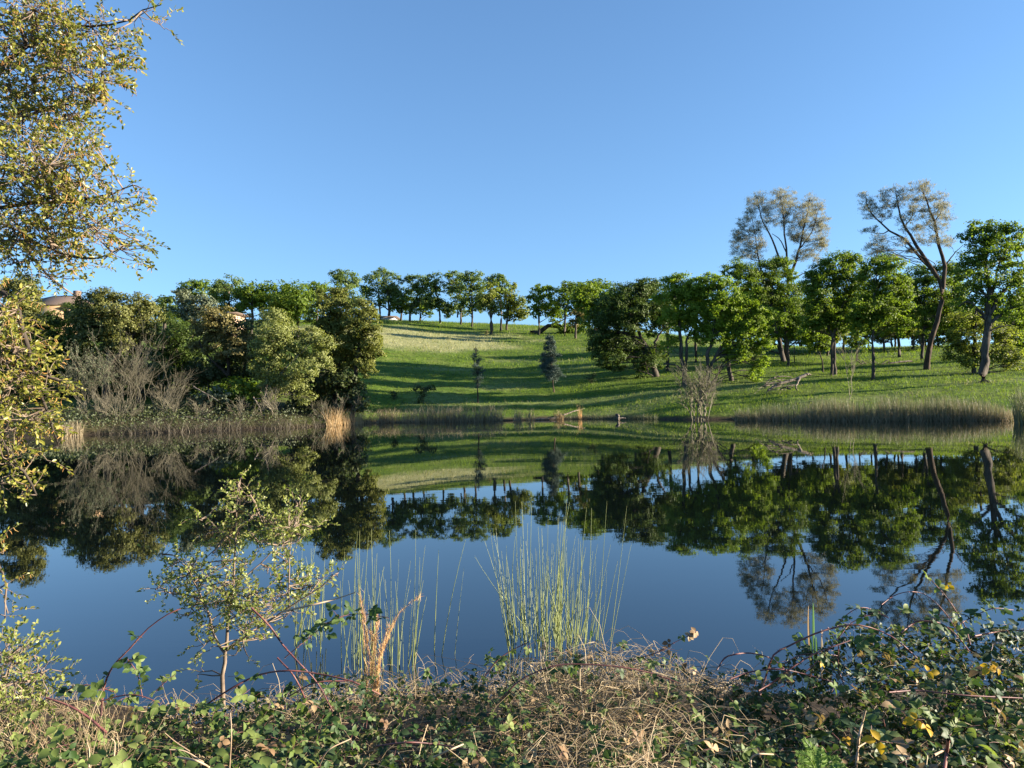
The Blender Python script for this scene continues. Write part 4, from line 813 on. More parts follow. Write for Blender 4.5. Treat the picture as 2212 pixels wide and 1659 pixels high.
# ------------------------------------------------------------------ the overhanging live oak at the left
def sprig_mesh(seed, L=.17, n=11, leaf=.030, catkins=0, mats=('live_leaf', 'twig', 'catkin'), name='leaf_sprig'):
    r = np.random.default_rng(seed); mbx = MB()
    pts = np.array([[0, 0, 0], [L * .35, r.normal() * .012, .012], [L * .7, r.normal() * .015, .014], [L, r.normal() * .02, .004]])
    P = smooth_path(pts, 6); mbx.tube(P, np.linspace(.0028, .0012, len(P)), 3, 1)
    pos, dirs, nor, sz = [], [], [], []
    for k in range(n):
        t = .12 + .88 * (k / (n - 1)) ** .8; q = P[min(len(P) - 1, int(t * (len(P) - 1) + .5))]
        a = k * 2.4 + r.normal() * .4; d = np.array([.55 + .5 * t, math.cos(a), math.sin(a) * .8 + .15]) + r.normal(size=3) * .2
        d /= np.linalg.norm(d); s_ = leaf * r.uniform(.75, 1.25)
        pos.append(q + d * s_ * .55); dirs.append(d); nor.append(np.array([-.2, 0, 1]) + r.normal(size=3) * .55); sz.append(s_)
    pos, D, N, sz = map(np.array, (pos, dirs, nor, sz))
    N /= np.linalg.norm(N, axis=1)[:, None]; D = D - (D * N).sum(1)[:, None] * N; D /= np.linalg.norm(D, axis=1)[:, None]; S = np.cross(N, D); s1 = sz[:, None]
    def pt(u, v, w): return pos + D * s1 * u + S * s1 * v + N * s1 * w
    V = np.stack([pt(-.5, 0, 0), pt(-.18, .26, .07), pt(.2, .24, .07), pt(.52, 0, -.03), pt(.2, -.24, .07), pt(-.18, -.26, .07)], 1).reshape(-1, 3)
    o = np.arange(n)[:, None] * 6
    mbx.add(V, np.concatenate([o + np.array([[0, 1, 2, 3]]), o + np.array([[0, 3, 4, 5]])]), 0)
    for k in range(catkins):
        q = P[r.integers(2, len(P))]; l_ = r.uniform(.025, .05); e = q + np.array([r.normal() * .012, r.normal() * .012, -l_])
        mbx.tube(np.array([q, (q + e) / 2 + r.normal(size=3) * .004, e]), [.0022, .003, .0015], 3, 2)
    return mbx, mbx.mesh(name, [M[x] for x in mats])

def sprig_rot(d, r):
    """rotation that points a sprig's +X along d with a random turn about it, its top side kept up"""
    x = d / np.linalg.norm(d); up = np.array([0, 0, 1.0]) + r.normal(size=3) * .45
    y = np.cross(up, x); y /= np.linalg.norm(y) + 1e-9; z = np.cross(x, y)
    return np.column_stack([x, y, z])

def sprigged(name, label, cat, base, limbs, lobes, zf, Y, seed, variants, density, scale=1.0, part_max=300, depth=.5, barkm='twig', out_bias=(.6, -.1, -.1), group=None):
    """a leafy plant: limbs [(pts(px,py,dY), r0, r1)], lobes [(px,py,rx,ry[,density,dY])] filled with leafy sprigs; the largest are parts"""
    r = np.random.default_rng(seed); sc = ZS[zf]; k = Y / FPX
    t = empty(name, base, label, cat, group); nodes = []
    for pts, ra, rb in limbs:
        P = smooth_path([W(*zf(p[0], p[1]), Y + p[2]) for p in pts], 16)
        P[1:] += r.normal(size=(len(P) - 1, 3)) * ra * .25
        mbx = MB(); mbx.tube(P, np.linspace(ra, rb, len(P)), 7); mbx.build('branch', M[barkm], t, base, smooth=True); nodes.append(P)
    nodes = np.concatenate(nodes)
    inst = []; tw = MB()
    for lb in lobes:
        px, py = zf(lb[0], lb[1]); rx, rz = lb[2] * sc * k, lb[3] * sc * k
        dens = lb[4] if len(lb) > 4 else 1.0; dy = lb[5] if len(lb) > 5 else r.uniform(-.25, .25)
        c = W(px, py, Y + dy); n = max(3, int(density * dens * math.pi * rx * rz))
        d = r.normal(size=(n, 3)); d /= np.linalg.norm(d, axis=1)[:, None]
        P = c + d * (r.random(n) ** .45)[:, None] * np.array([rx, depth * (rx + rz) * .5 + .08, rz])
        nj = max(2, n // 6); hubs = P[r.permutation(n)[:nj]] * .7 + c * .3
        seg, sr = [], []
        for h in hubs:
            a = nodes[np.argmin(np.linalg.norm(nodes - h, axis=1) + .15 * (nodes[:, 2] < h[2] - .3))]
            seg.append((a, (a + h) / 2 + r.normal(size=3) * .05 * np.linalg.norm(h - a), h)); sr.append((.006, .005, .0035))
        for p, dd in zip(P, d):
            h = hubs[np.argmin(np.linalg.norm(hubs - p, axis=1))]
            v = (p - h); v = v / (np.linalg.norm(v) + 1e-6) * .7 + dd * .35 + np.array(out_bias) * .5 + r.normal(size=3) * .3
            seg.append((h, (h + p) / 2 + r.normal(size=3) * .012, p)); sr.append((.0035, .003, .0025))
            inst.append((p, sprig_rot(v, r), scale * r.uniform(.75, 1.25), int(r.integers(len(variants)))))
        tw.tubes3(np.array(seg), np.array(sr), 3)
    tw.build('twigs', M['twig'], t, base)['kind'] = 'stuff'
    order = sorted(range(len(inst)), key=lambda i: -inst[i][2] / max(.5, np.linalg.norm(inst[i][0] - np.array([0, 0, CAMZ]))))
    def infr(p):
        q = p - np.array([0, 0, CAMZ]); x = q @ RT / (q @ fwd) * FPX + CX; y = -(q @ UP) / (q @ fwd) * FPX + CY
        return 0 < x < 2212 and 0 < y < 1659
    order = [i for i in order if infr(inst[i][0])] + [i for i in order if not infr(inst[i][0])]
    rest = MB()
    for j, i in enumerate(order):
        p, m3, s_, vi = inst[i]
        if j < part_max:
            o = bpy.data.objects.new('leaf_sprig', variants[vi][1]); C.objects.link(o); o.parent = t
            mm = Matrix([list(m3[a] * s_) + [p[a] - base[a]] for a in range(3)] + [[0, 0, 0, 1]]); o.matrix_local = mm
        else:
            V = np.concatenate(variants[vi][0].V) @ m3.T * s_ + p; Q = np.concatenate(variants[vi][0].Q); mi = np.concatenate(variants[vi][0].M)
            rest.V.append(V); rest.Q.append(Q + rest.n); rest.M.append(mi); rest.n += len(V)
    if rest.n:
        o = rest.build('leaf_sprigs', [M[x] for x in variants[0][2]], t, base); o['kind'] = 'stuff'
    return t

LV = ('live_leaf', 'twig', 'catkin')
live_var = [sprig_mesh(700 + i, catkins=c, n=nn) + (LV,) for i, (c, nn) in enumerate([(0, 12), (3, 11), (0, 13), (5, 11), (0, 12), (0, 11)])]
Yt = 5.2
oakbase = np.array([-6.4, 4.6, gz(-6.4, 4.6)])
limbs = [([(-420, 1500, -.4), (-380, 900, -.2), (-330, 500, 0), (-250, 200, 0)], .16, .09), ([(-330, 520, 0), (-100, 300, 0), (40, 110, 0), (130, 130, 0)], .03, .01), ([(-340, 600, 0), (-120, 480, .1), (60, 440, .1), (190, 430, 0), (290, 400, 0)], .02, .004), ([(-300, 350, 0), (-100, 120, .1), (60, 40, .2), (200, 60, .1), (350, 10, 0)], .022, .003),
         ([(-350, 650, 0), (-150, 560, .1), (40, 520, .1), (180, 560, 0), (300, 520, 0)], .018, .003), ([(-360, 700, -.2), (-140, 600, -.3), (20, 640, -.4), (70, 800, -.5), (130, 960, -.5)], .03, .005), ([(-370, 760, -.2), (-150, 720, -.4), (0, 780, -.5), (150, 830, -.5)], .03, .005), ([(-380, 900, -.3), (-150, 900, -.5), (0, 960, -.6), (80, 1070, -.6)], .03, .005), ([(-380, 1100, -.3), (-150, 1150, -.5), (-20, 1200, -.5), (15, 1260, -.5)], .025, .004), ([(-320, 450, 0), (-120, 280, .1), (50, 240, .2), (200, 220, .1)], .02, .004), ([(40, 520, .1), (110, 600, .1), (165, 640, 0)], .01, .004)]
lobes = [(40, 50, 120, 80), (140, 60, 80, 60), (210, 100, 55, 45, .8), (250, 60, 40, 40, .5), (320, 35, 45, 35, .45), (60, 150, 120, 70), (180, 170, 70, 55), (235, 160, 30, 40, .6), (70, 250, 120, 70, 1.1), (160, 260, 50, 45, .7), (205, 220, 25, 25, .6), (60, 350, 120, 70, 1.1), (150, 330, 60, 50, .8), (200, 300, 25, 20, .6), (60, 430, 120, 60, 1.1), (150, 420, 70, 45), (200, 380, 30, 25, .6), (250, 420, 45, 35, .6), (290, 410, 22, 25, .5), (60, 500, 120, 50, 1.1), (150, 500, 70, 50), (220, 490, 60, 45, .8), (280, 520, 40, 40, .6), (250, 555, 40, 25, .5), (60, 560, 100, 45, .6), (160, 565, 55, 30, .5), (100, 600, 60, 22, .3),
         (-80, 300, 120, 300, .5), (0, 670, 40, 45, 1.3, -.5), (35, 720, 35, 32, 1.0, -.5), (0, 760, 55, 55, 1.4, -.6), (60, 785, 35, 28, 1.0, -.5), (30, 840, 65, 42, 1.3, -.6), (105, 822, 25, 24, 1.0, -.5), (10, 910, 65, 50, 1.2, -.6), (80, 900, 22, 38, .8, -.5), (20, 980, 50, 38, .8, -.6), (80, 985, 20, 25, .6, -.5), (5, 1040, 38, 26, .9, -.6), (50, 1068, 20, 14, 1.0, -.6), (-5, 1200, 20, 36, .9, -.5), (0, 1270, 16, 22, .8, -.5), (5, 1330, 20, 12, .6, -.5)]
sprigged('live_oak', 'live oak at the left edge overhanging the pond with rusty catkins', 'tree', oakbase, limbs, lobes, z0, Yt, 71, live_var, 480, scale=.86, barkm='bark_dark')

# ------------------------------------------------------------------ the sapling by the water
SV = ('sap_leaf', 'twig', 'catkin')
sap_var = [sprig_mesh(760 + i, L=.13, catkins=0, n=nn, leaf=.028, mats=SV) + (SV,) for i, nn in enumerate([11, 9, 12, 10])]
Ys = 5.35
sb = foot(z6(545, 1240)[0], Ys)
limbs = [([(545, 1330, 0), (548, 1150, 0), (555, 1030, 0), (575, 880, 0), (600, 650, 0), (612, 400, 0), (625, 120, 0)], .017, .003), ([(555, 1035, 0), (500, 950, .02), (465, 810, .05), (410, 690, .05), (340, 560, .1), (270, 500, .1)], .010, .003), ([(565, 1020, 0), (690, 930, -.05), (880, 800, -.1), (1050, 690, -.1), (1170, 600, -.1)], .009, .003), ([(605, 640, 0), (690, 600, .05), (840, 450, .1), (920, 330, .1)], .006, .002), ([(900, 790, -.1), (905, 600, -.05), (910, 470, 0), (950, 230, 0)], .006, .002), ([(440, 745, .05), (330, 715, .05), (180, 690, .05)], .006, .002), ([(580, 860, 0), (700, 760, -.1), (800, 720, -.12)], .006, .002), ([(610, 420, 0), (540, 380, .05), (450, 290, .05)], .005, .002), ([(615, 380, 0), (680, 320, -.05), (740, 280, -.05)], .004, .002)]
lobes = [(625, 100, 30, 30, 1.0), (645, 130, 35, 25), (560, 170, 40, 25, .8), (640, 210, 60, 30), (690, 180, 25, 30, .8), (600, 280, 20, 40, .8), (450, 300, 35, 45, .8), (500, 370, 60, 40, .8), (620, 370, 70, 45), (710, 300, 40, 30, .8), (790, 330, 50, 50), (860, 350, 60, 60), (930, 320, 50, 50), (960, 400, 50, 40), (1030, 345, 45, 22), (960, 230, 20, 35, .8), (880, 450, 60, 40, .8), (740, 430, 60, 50, .6), (220, 500, 35, 30, .8), (290, 540, 55, 45), (400, 540, 60, 45), (330, 620, 60, 45), (190, 670, 45, 30, .9), (260, 690, 55, 35), (430, 640, 70, 50), (520, 680, 70, 55), (620, 690, 70, 55), (560, 760, 90, 50), (700, 720, 70, 50), (640, 800, 90, 45), (450, 770, 70, 45), (370, 800, 60, 45), (790, 770, 70, 45), (920, 640, 60, 40), (980, 690, 60, 45), (1080, 650, 50, 30), (1140, 610, 40, 22), (880, 720, 50, 45), (740, 860, 90, 45), (900, 820, 60, 40, .8), (480, 880, 60, 40, .7), (460, 970, 50, 35, .7), (650, 920, 70, 35, .7), (740, 960, 70, 35, .7), (660, 1030, 60, 30, .4), (520, 1000, 50, 30, .4), (560, 470, 60, 45, .8), (560, 560, 80, 40, .8), (660, 560, 60, 40, .7), (480, 490, 50, 40, .7), (820, 560, 60, 40, .5), (900, 540, 45, 45, .7), (440, 1130, 20, 20, .4)]
sprigged('oak_sapling', 'small yellow-green oak sapling on the near bank, taller than the brambles', 'sapling', sb, limbs, lobes, z6, Ys, 72, sap_var, 1050, scale=.86, part_max=300, depth=.8, out_bias=(0, 0, .35))
# small-leaved shrub in the bottom left corner
cb_ = foot(20, 4.4)
sprigged('shrub', 'small-leaved yellow-green shrub in the bottom left corner', 'shrub', cb_, [([(-40, 1640, 0), (-10, 1540, 0), (20, 1450, 0), (40, 1400, 0)], .012, .004), ([(-20, 1560, 0), (50, 1490, 0), (100, 1450, 0)], .008, .003)], [(0, 1420, 50, 35), (50, 1440, 45, 30), (90, 1470, 40, 25), (20, 1480, 60, 35), (90, 1510, 40, 25, .7), (-10, 1530, 60, 40), (40, 1400, 25, 18)], z0, 4.4, 73, sap_var, 700, scale=.85, part_max=150, depth=.8, out_bias=(0, 0, .3))

# ------------------------------------------------------------------ rushes, orange grass, cattail
def stem_mesh(seed, bend, name='stem', sides=4):
    r = np.random.default_rng(seed); z = np.linspace(0, 1, 7)
    P = np.column_stack([bend * z ** 2.2, r.normal() * .02 * z ** 2, z]); mbx = MB()
    mbx.tube(P, np.linspace(.0043, .0011, 7), sides); return mbx.mesh(name, M['rush'], smooth=True)
stems_v = [stem_mesh(800 + i, b) for i, b in enumerate([0, .03, -.04, .07, .015, -.08])]
def rush_clump(label, spec, Y, seed, group='rush clumps at the near water edge'):
    """spec: [(base px, base py, top px, top py)]"""
    r = np.random.default_rng(seed)
    b0 = W(np.mean([s_[0] for s_ in spec]), np.mean([s_[1] for s_ in spec]), Y); b0[2] = -.05
    t = empty('rush_clump', b0, label, 'rushes', group)
    for (bx, by, tx, ty) in spec:
        Yd = Y + r.uniform(-.3, .35); a = W(bx, by, Yd); a[2] = min(a[2], .1) if a[2] > .3 else a[2]
        e = W(tx, ty, Yd + r.normal() * .12)
        v = e - a; L = np.linalg.norm(v); z = v / L; x = np.cross(r.normal(size=3), z); x /= np.linalg.norm(x); y = np.cross(z, x)
        o = bpy.data.objects.new('stem', stems_v[int(r.integers(len(stems_v)))]); C.objects.link(o); o.parent = t
        w = r.uniform(.75, 1.15)
        m3 = np.column_stack([x * w, y * w, z * L])
        o.matrix_local = Matrix([list(m3[i]) + [a[i] - b0[i]] for i in range(3)] + [[0, 0, 0, 1]])
    return t
r = np.random.default_rng(81); spec = []
for k in range(120):
    bx = r.normal(860, 150); bx = np.clip(bx, 600, 1220); by = r.uniform(860, 1010)
    ty = np.clip(r.normal(450, 160), 90, 760); tx = bx + (bx - 860) * .18 * (by - ty) / 600 + r.normal(0, 35)
    spec.append(z7(bx, by) + z7(tx, ty))
for a in [(1205, 900, 1310, 85), (1130, 900, 1180, 55), (1060, 900, 1110, 100), (1000, 900, 1045, 90), (900, 900, 945, 50), (870, 900, 905, 60), (720, 900, 722, 70), (690, 880, 690, 60), (650, 880, 648, 60), (620, 880, 470, 285), (700, 820, 360, 420), (620, 860, 585, 245), (880, 900, 990, 255), (1080, 900, 1210, 320), (1150, 900, 1240, 410)]: spec.append(z7(*a[:2]) + z7(*a[2:]))
rush_clump('dense clump of tall green rushes at the near shore in the middle of the picture', spec, 7.1, 82)
spec = []
for k in range(46):
    bx = r.uniform(1190, 1620); by = r.uniform(1100, 1190); ty = np.clip(r.normal(650, 160), 370, 1000); spec.append(z6(bx, by) + z6(bx + (bx - 1400) * .12 + r.normal(0, 45), ty))
for a in [(1560, 1150, 1620, 370), (1720, 1150, 1815, 410), (1800, 1100, 1845, 570), (1690, 1150, 1705, 470), (1280, 1150, 1285, 490), (1190, 1120, 1170, 490), (1340, 1150, 1380, 460)]: spec.append(z6(*a[:2]) + z6(*a[2:]))
rush_clump('thinner clump of rushes between the sapling and the dense clump, behind the orange grass', spec, 6.9, 83)
spec = [z6(r.uniform(930, 1110), r.uniform(940, 1060)) + z6(r.uniform(930, 1100), r.uniform(400, 760)) for k in range(20)]
rush_clump('sparse rushes rising just behind the right side of the sapling', spec, 7.2, 84)

def plume_mesh(P, seed, rad=.0025, n=170, bl=.06, name='stalk'):
    r = np.random.default_rng(seed); mbx = MB(); mbx.tube(P, np.linspace(rad, rad * .4, len(P)), 4)
    i = r.integers(0, len(P) - 1, n); f = r.random(n)[:, None]; q = P[i] * (1 - f) + P[i + 1] * f
    T = P[i + 1] - P[i]; T /= np.linalg.norm(T, axis=1)[:, None]
    d = T + r.normal(size=(n, 3)) * .22; d /= np.linalg.norm(d, axis=1)[:, None]; l_ = bl * r.uniform(.5, 1.3, n)
    mbx.kites(q + d * l_[:, None] * .5, r.normal(size=(n, 3)), l_, .05, 0, r, d, 0); return mbx
Yo = 5.2; ob = foot(z6(1350, 1300)[0], Yo)
t = empty('orange_grass', ob, 'tuft of orange dry grass plumes standing before the thinner rush clump', 'grass')
for i, pts in enumerate([[(1330, 1300), (1315, 1050), (1305, 870), (1290, 700)], [(1350, 1310), (1345, 1100), (1320, 900), (1300, 770)], [(1365, 1310), (1370, 1050), (1385, 850)], [(1385, 1300), (1400, 1080), (1440, 950), (1500, 820), (1600, 735)], [(1375, 1300), (1390, 1100), (1420, 1000), (1470, 880)], [(1355, 1330), (1350, 1200), (1360, 1000), (1350, 930)], [(1390, 1320), (1385, 1200), (1400, 1000)], [(1320, 1320), (1330, 1150), (1325, 960), (1310, 820)], [(1370, 1320), (1380, 1150), (1410, 1010), (1440, 900)], [(1340, 1300), (1360, 1100), (1375, 930), (1380, 800)]]):
    P = smooth_path([W(*z6(*p), Yo + .05 * math.sin(i * 2.1)) for p in pts], 12); plume_mesh(P, 850 + i).build('stalk', M['orange_grass'], t, ob)
def blade_strip(P, w, mi=0, twist=.3):
    mbx = MB(); n = len(P); s = np.array([1.0, .3, 0]); V = []
    for i, p in enumerate(P):
        tt = i / (n - 1); ww = w * (.7 + .6 * tt) * (1 - tt ** 4) * .5 + .0005
        V += [p - s * ww, p + np.array([0, -.25 * ww, 0]), p + s * ww]
    q = []
    for i in range(n - 1): o = i * 3; q += [(o, o + 1, o + 4, o + 3), (o + 1, o + 2, o + 5, o + 4)]
    mbx.add(V, q, mi); return mbx
Yc = 6.6; cb0 = W(*z8(795, 760), Yc); cb0[2] = -.05
M['cattail_leaf'] = foliage('cattail_leaves', [(.10, .24, .05), (.16, .30, .08)], .4)
t = empty('cattail', cb0, 'small green cattail plant with one orange-tipped leaf in the water at the right', 'cattail')
for i, (pts, mt) in enumerate([([(798, 760), (792, 600), (790, 460), (788, 330)], 'cattail_leaf'), ([(780, 760), (765, 640), (757, 500), (757, 355)], 'orange_grass'), ([(785, 760), (745, 640), (710, 555), (685, 535), (668, 560)], 'cattail_leaf'), ([(805, 760), (812, 650), (806, 560)], 'cattail_leaf'), ([(770, 760), (775, 660), (772, 570)], 'cattail_leaf'), ([(840, 760), (848, 650), (845, 560)], 'reed_dry')]):
    blade_strip(smooth_path([W(*z8(*p), Yc) for p in pts], 9), .022).build('leaf', M[mt], t, cb0)

# ------------------------------------------------------------------ brambles on the near bank
def leaflet(mbx, o, d, n, L, w, mi=0, cup=.10, simple=False):
    n = n - (n @ d) * d; n /= np.linalg.norm(n); s = np.cross(n, d)
    st = np.array([0, .22, .5, .78, 1.0]); wd = np.array([.06, .82, 1.0, .6, .02]) * w * .5
    sag = np.array([0, .02, 0, -.05, -.14]) * L
    if simple: st, wd, sag = st[[0, 2, 4]], wd[[0, 2, 4]], sag[[0, 2, 4]]
    c = o + d * (st * L)[:, None] + n * sag[:, None]
    l_ = c - s * wd[:, None] + n * (wd * cup * 3)[:, None]; r_ = c + s * wd[:, None] + n * (wd * cup * 3)[:, None]
    V = np.stack([l_, c, r_], 1).reshape(-1, 3); q = []
    for i in range(len(st) - 1): a = i * 3; q += [(a, a + 1, a + 4, a + 3), (a + 1, a + 2, a + 5, a + 4)]
    mbx.add(V, q, mi)
def bramble_leaf_mb(seed, k=3, simple=False):
    """a compound leaf: unit size, stalk along +X, upper side +Z"""
    r = np.random.default_rng(seed); mbx = MB(); z = np.array([0, 0, 1.0])
    mbx.tube(np.array([[-.9, 0, -.25], [-.4, 0, -.06], [0, 0, 0]]), [.03, .025, .02], 3, 1)
    angs = {3: [0, 78, -78], 5: [0, 55, -55, 115, -115]}[k]
    for i, a in enumerate(angs):
        a = R(a + r.normal() * 9); d = np.array([math.cos(a), math.sin(a), r.uniform(-.3, .15)]); d /= np.linalg.norm(d)
        L = (1.0 if i == 0 else .82) * r.uniform(.9, 1.1)
        leaflet(mbx, d * (.28 if i == 0 else .05), d, z + r.normal(size=3) * .22, L, L * r.uniform(.66, .82), 0, .10, simple)
    return mbx
leaf_mbs = [bramble_leaf_mb(900 + i, 3 if i != 2 else 5) for i in range(4)]
leaf_simple = [bramble_leaf_mb(900 + i, 3 if i != 2 else 5, True) for i in range(4)]
LEAF = {k: [m_.mesh('bramble_leaf', [M[k], M['cane']], smooth=True) for m_ in leaf_mbs] for k in ('bl', 'bl_pale', 'bl_dark', 'bl_yellow', 'bl_brown')}
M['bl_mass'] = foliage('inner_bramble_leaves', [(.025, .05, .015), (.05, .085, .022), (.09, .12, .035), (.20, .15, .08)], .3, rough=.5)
TOPX = [-200, 0, 110, 200, 330, 430, 520, 620, 720, 850, 1000, 1080, 1150, 1300, 1420, 1500, 1560, 1620, 1700, 1780, 1860, 1950, 2050, 2130, 2212, 2400]
TOPY = [1480, 1490, 1510, 1530, 1540, 1515, 1500, 1480, 1455, 1455, 1465, 1425, 1405, 1405, 1410, 1440, 1475, 1455, 1420, 1375, 1345, 1340, 1345, 1335, 1330, 1325]
YN, YF = 2.75, 5.25
def mass(px, t, lift=0.0):
    """a point on the bramble surface: column px, t from the frame's bottom edge (0) to the crest of the mass (1)"""
    p = W(px, lerp(1740, np.interp(px, TOPX, TOPY), t), lerp(YN, YF, t)); p[2] += lift
    return p
def leaf_rot(r, tilt=.6, face=(.25, -.45, 1.0)):
    z = np.array(face) + r.normal(size=3) * tilt; z /= np.linalg.norm(z)
    a = r.uniform(0, 2 * math.pi); x = np.array([math.cos(a), math.sin(a), -.15]); x -= (x @ z) * z; x /= np.linalg.norm(x)
    return np.column_stack([x, np.cross(z, x), z])
def put_leaf(t, base, p, m3, s_, kind, vi):
    o = bpy.data.objects.new('leaf', LEAF[kind][vi]); C.objects.link(o); o.parent = t
    o.matrix_local = Matrix([list(m3[a] * s_) + [p[a] - base[a]] for a in range(3)] + [[0, 0, 0, 1]]); return o
def cane_mb(P, r0_, r1_, r, thorns=True):
    mbx = MB(); n = len(P); mbx.tube(P, np.linspace(r0_, r1_, n), 6)
    if thorns:
        L = np.linalg.norm(np.diff(P, axis=0), axis=1).sum(); k = int(L / .035)
        i = r.integers(0, n - 1, k); f = r.random(k)[:, None]; q = P[i] * (1 - f) + P[i + 1] * f
        d = r.normal(size=(k, 3)); d /= np.linalg.norm(d, axis=1)[:, None]; e = q + d * (r0_ + .007)
        mbx.tubes3(np.stack([q, q + (e - q) * .6, e], 1), np.tile([.0022, .0014, .0003], (k, 1)), 3)
    return mbx
def bramble(label, px0, px1, n_leaf, mix, size, seed, canes=(), extra=(), n_mass=700, tfar=1.0, tnear=0.0, dens_top=1.0):
    """canes: [(zf, pts, dY, r0, r1, leaves along it, leaf kind, part name)], extra: [(zf, px, py, dY, size, kind)]"""
    r = np.random.default_rng(seed); pc = (px0 + px1) / 2
    base = mass(pc, .5); base[2] = gz(base[0], base[1]); t = empty('bramble', base, label, 'bramble', 'brambles on the near bank')
    kinds = [k for k, _ in mix]; pr = np.array([w for _, w in mix], float); pr /= pr.sum()
    left = 300 - len(extra)
    for (zf, pts, Yc_, ra, rb, nl, lk, nm) in canes:
        ra, rb = ra * .78, rb * .78
        P = smooth_path([W(*zf(*p), Yc_ + .04 * math.sin(3.1 * i + seed)) for i, p in enumerate(pts)], 18)
        cane_mb(P, ra, rb, r, nm == 'cane').build(nm, M['cane' if nm == 'cane' else 'cane_dead'], t, base, smooth=True)
        for j in range(nl):
            q = P[int(len(P) * (.25 + .73 * (j + r.random() * .5) / max(1, nl)))]; m3 = leaf_rot(r, .5)
            s_ = size * r.uniform(.6, 1.0); put_leaf(t, base, q + m3[:, 0] * s_ * .6, m3, s_, lk, int(r.integers(4))); left -= 1
    for (zf, x, y, Ye, sz, k) in extra:
        m3 = leaf_rot(r, .35, (.1, -.7, .8)); put_leaf(t, base, W(*zf(x, y), Ye), m3, sz, k, int(r.integers(4)))
    for i in range(min(n_leaf, left)):
        tt = lerp(tnear, tfar, r.random() ** dens_top); px = r.uniform(px0, px1)
        p = mass(px, tt, r.normal() * .05 + .02); s_ = size * r.uniform(.55, 1.2)
        put_leaf(t, base, p, leaf_rot(r), s_, kinds[int(r.choice(len(kinds), p=pr))], int(r.integers(4)))
    rest = MB()
    for i in range(n_mass):
        p = mass(r.uniform(px0 - 15, px1 + 15), lerp(tnear, tfar, r.random()), -abs(r.normal()) * .09 + .02); m3 = leaf_rot(r, .8); s_ = size * r.uniform(.45, 1.0)
        mb_ = leaf_simple[int(r.integers(4))]; V = np.concatenate(mb_.V) @ m3.T * s_ + p; Q = np.concatenate(mb_.Q)
        rest.V.append(V); rest.Q.append(Q + rest.n); rest.M.append(np.concatenate(mb_.M)); rest.n += len(V)
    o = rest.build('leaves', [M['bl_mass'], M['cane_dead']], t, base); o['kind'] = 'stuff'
    return t
def za(x, y): return (.2 * x, 1327.2 + .2 * y)
ZS[za] = .2
D_ = 'dead_stem'
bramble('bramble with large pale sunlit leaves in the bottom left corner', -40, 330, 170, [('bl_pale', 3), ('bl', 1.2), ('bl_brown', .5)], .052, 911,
        canes=[(za, [(1090, 1100), (1120, 800), (1190, 610), (1270, 500), (1400, 370), (1600, 150), (1810, 0), (1950, -60)], 4.3, .0075, .004, 2, 'bl', 'cane'), (za, [(1150, 1280), (950, 1110), (750, 990), (500, 900)], 3.9, .009, .006, 0, 'bl', 'cane'),
               (za, [(640, 870), (800, 785), (970, 765), (1250, 840)], 4.2, .005, .003, 3, 'bl_dark', 'cane'), (za, [(1080, 940), (1300, 880), (1500, 875), (1730, 960)], 4.2, .005, .003, 5, 'bl_pale', 'cane'),
               (za, [(1540, 900), (1490, 660), (1430, 550), (1370, 480)], 4.3, .0035, .002, 10, 'bl', 'cane'), (za, [(1640, 870), (1760, 750), (1900, 640)], 4.3, .003, .002, 4, 'bl_pale', 'cane'), (za, [(960, 1660), (965, 1480), (940, 1380)], 3.2, .004, .003, 0, 'bl', D_), (za, [(1220, 1660), (1240, 1400), (1200, 1340)], 3.2, .004, .003, 0, 'bl', D_),
               (za, [(2200, 1600), (2000, 1480), (1830, 1460)], 3.4, .005, .003, 0, 'bl', D_), (za, [(2050, 1480), (1900, 1380), (1780, 1280)], 3.5, .004, .002, 0, 'bl', D_)],
        extra=[(za, 1060, 820, 4.1, .062, 'bl_pale'), (za, 930, 860, 4.1, .055, 'bl_pale'), (za, 1270, 940, 4.1, .055, 'bl_pale'), (za, 640, 1200, 3.6, .05, 'bl_pale'), (za, 680, 1280, 3.5, .055, 'bl_pale'), (za, 340, 1150, 3.6, .055, 'bl_pale'), (za, 600, 1440, 3.3, .055, 'bl_pale'), (za, 1390, 1390, 3.4, .06, 'bl_pale'), (za, 1150, 1540, 3.2, .06, 'bl_pale'), (za, 1320, 1600, 3.1, .055, 'bl_pale')])
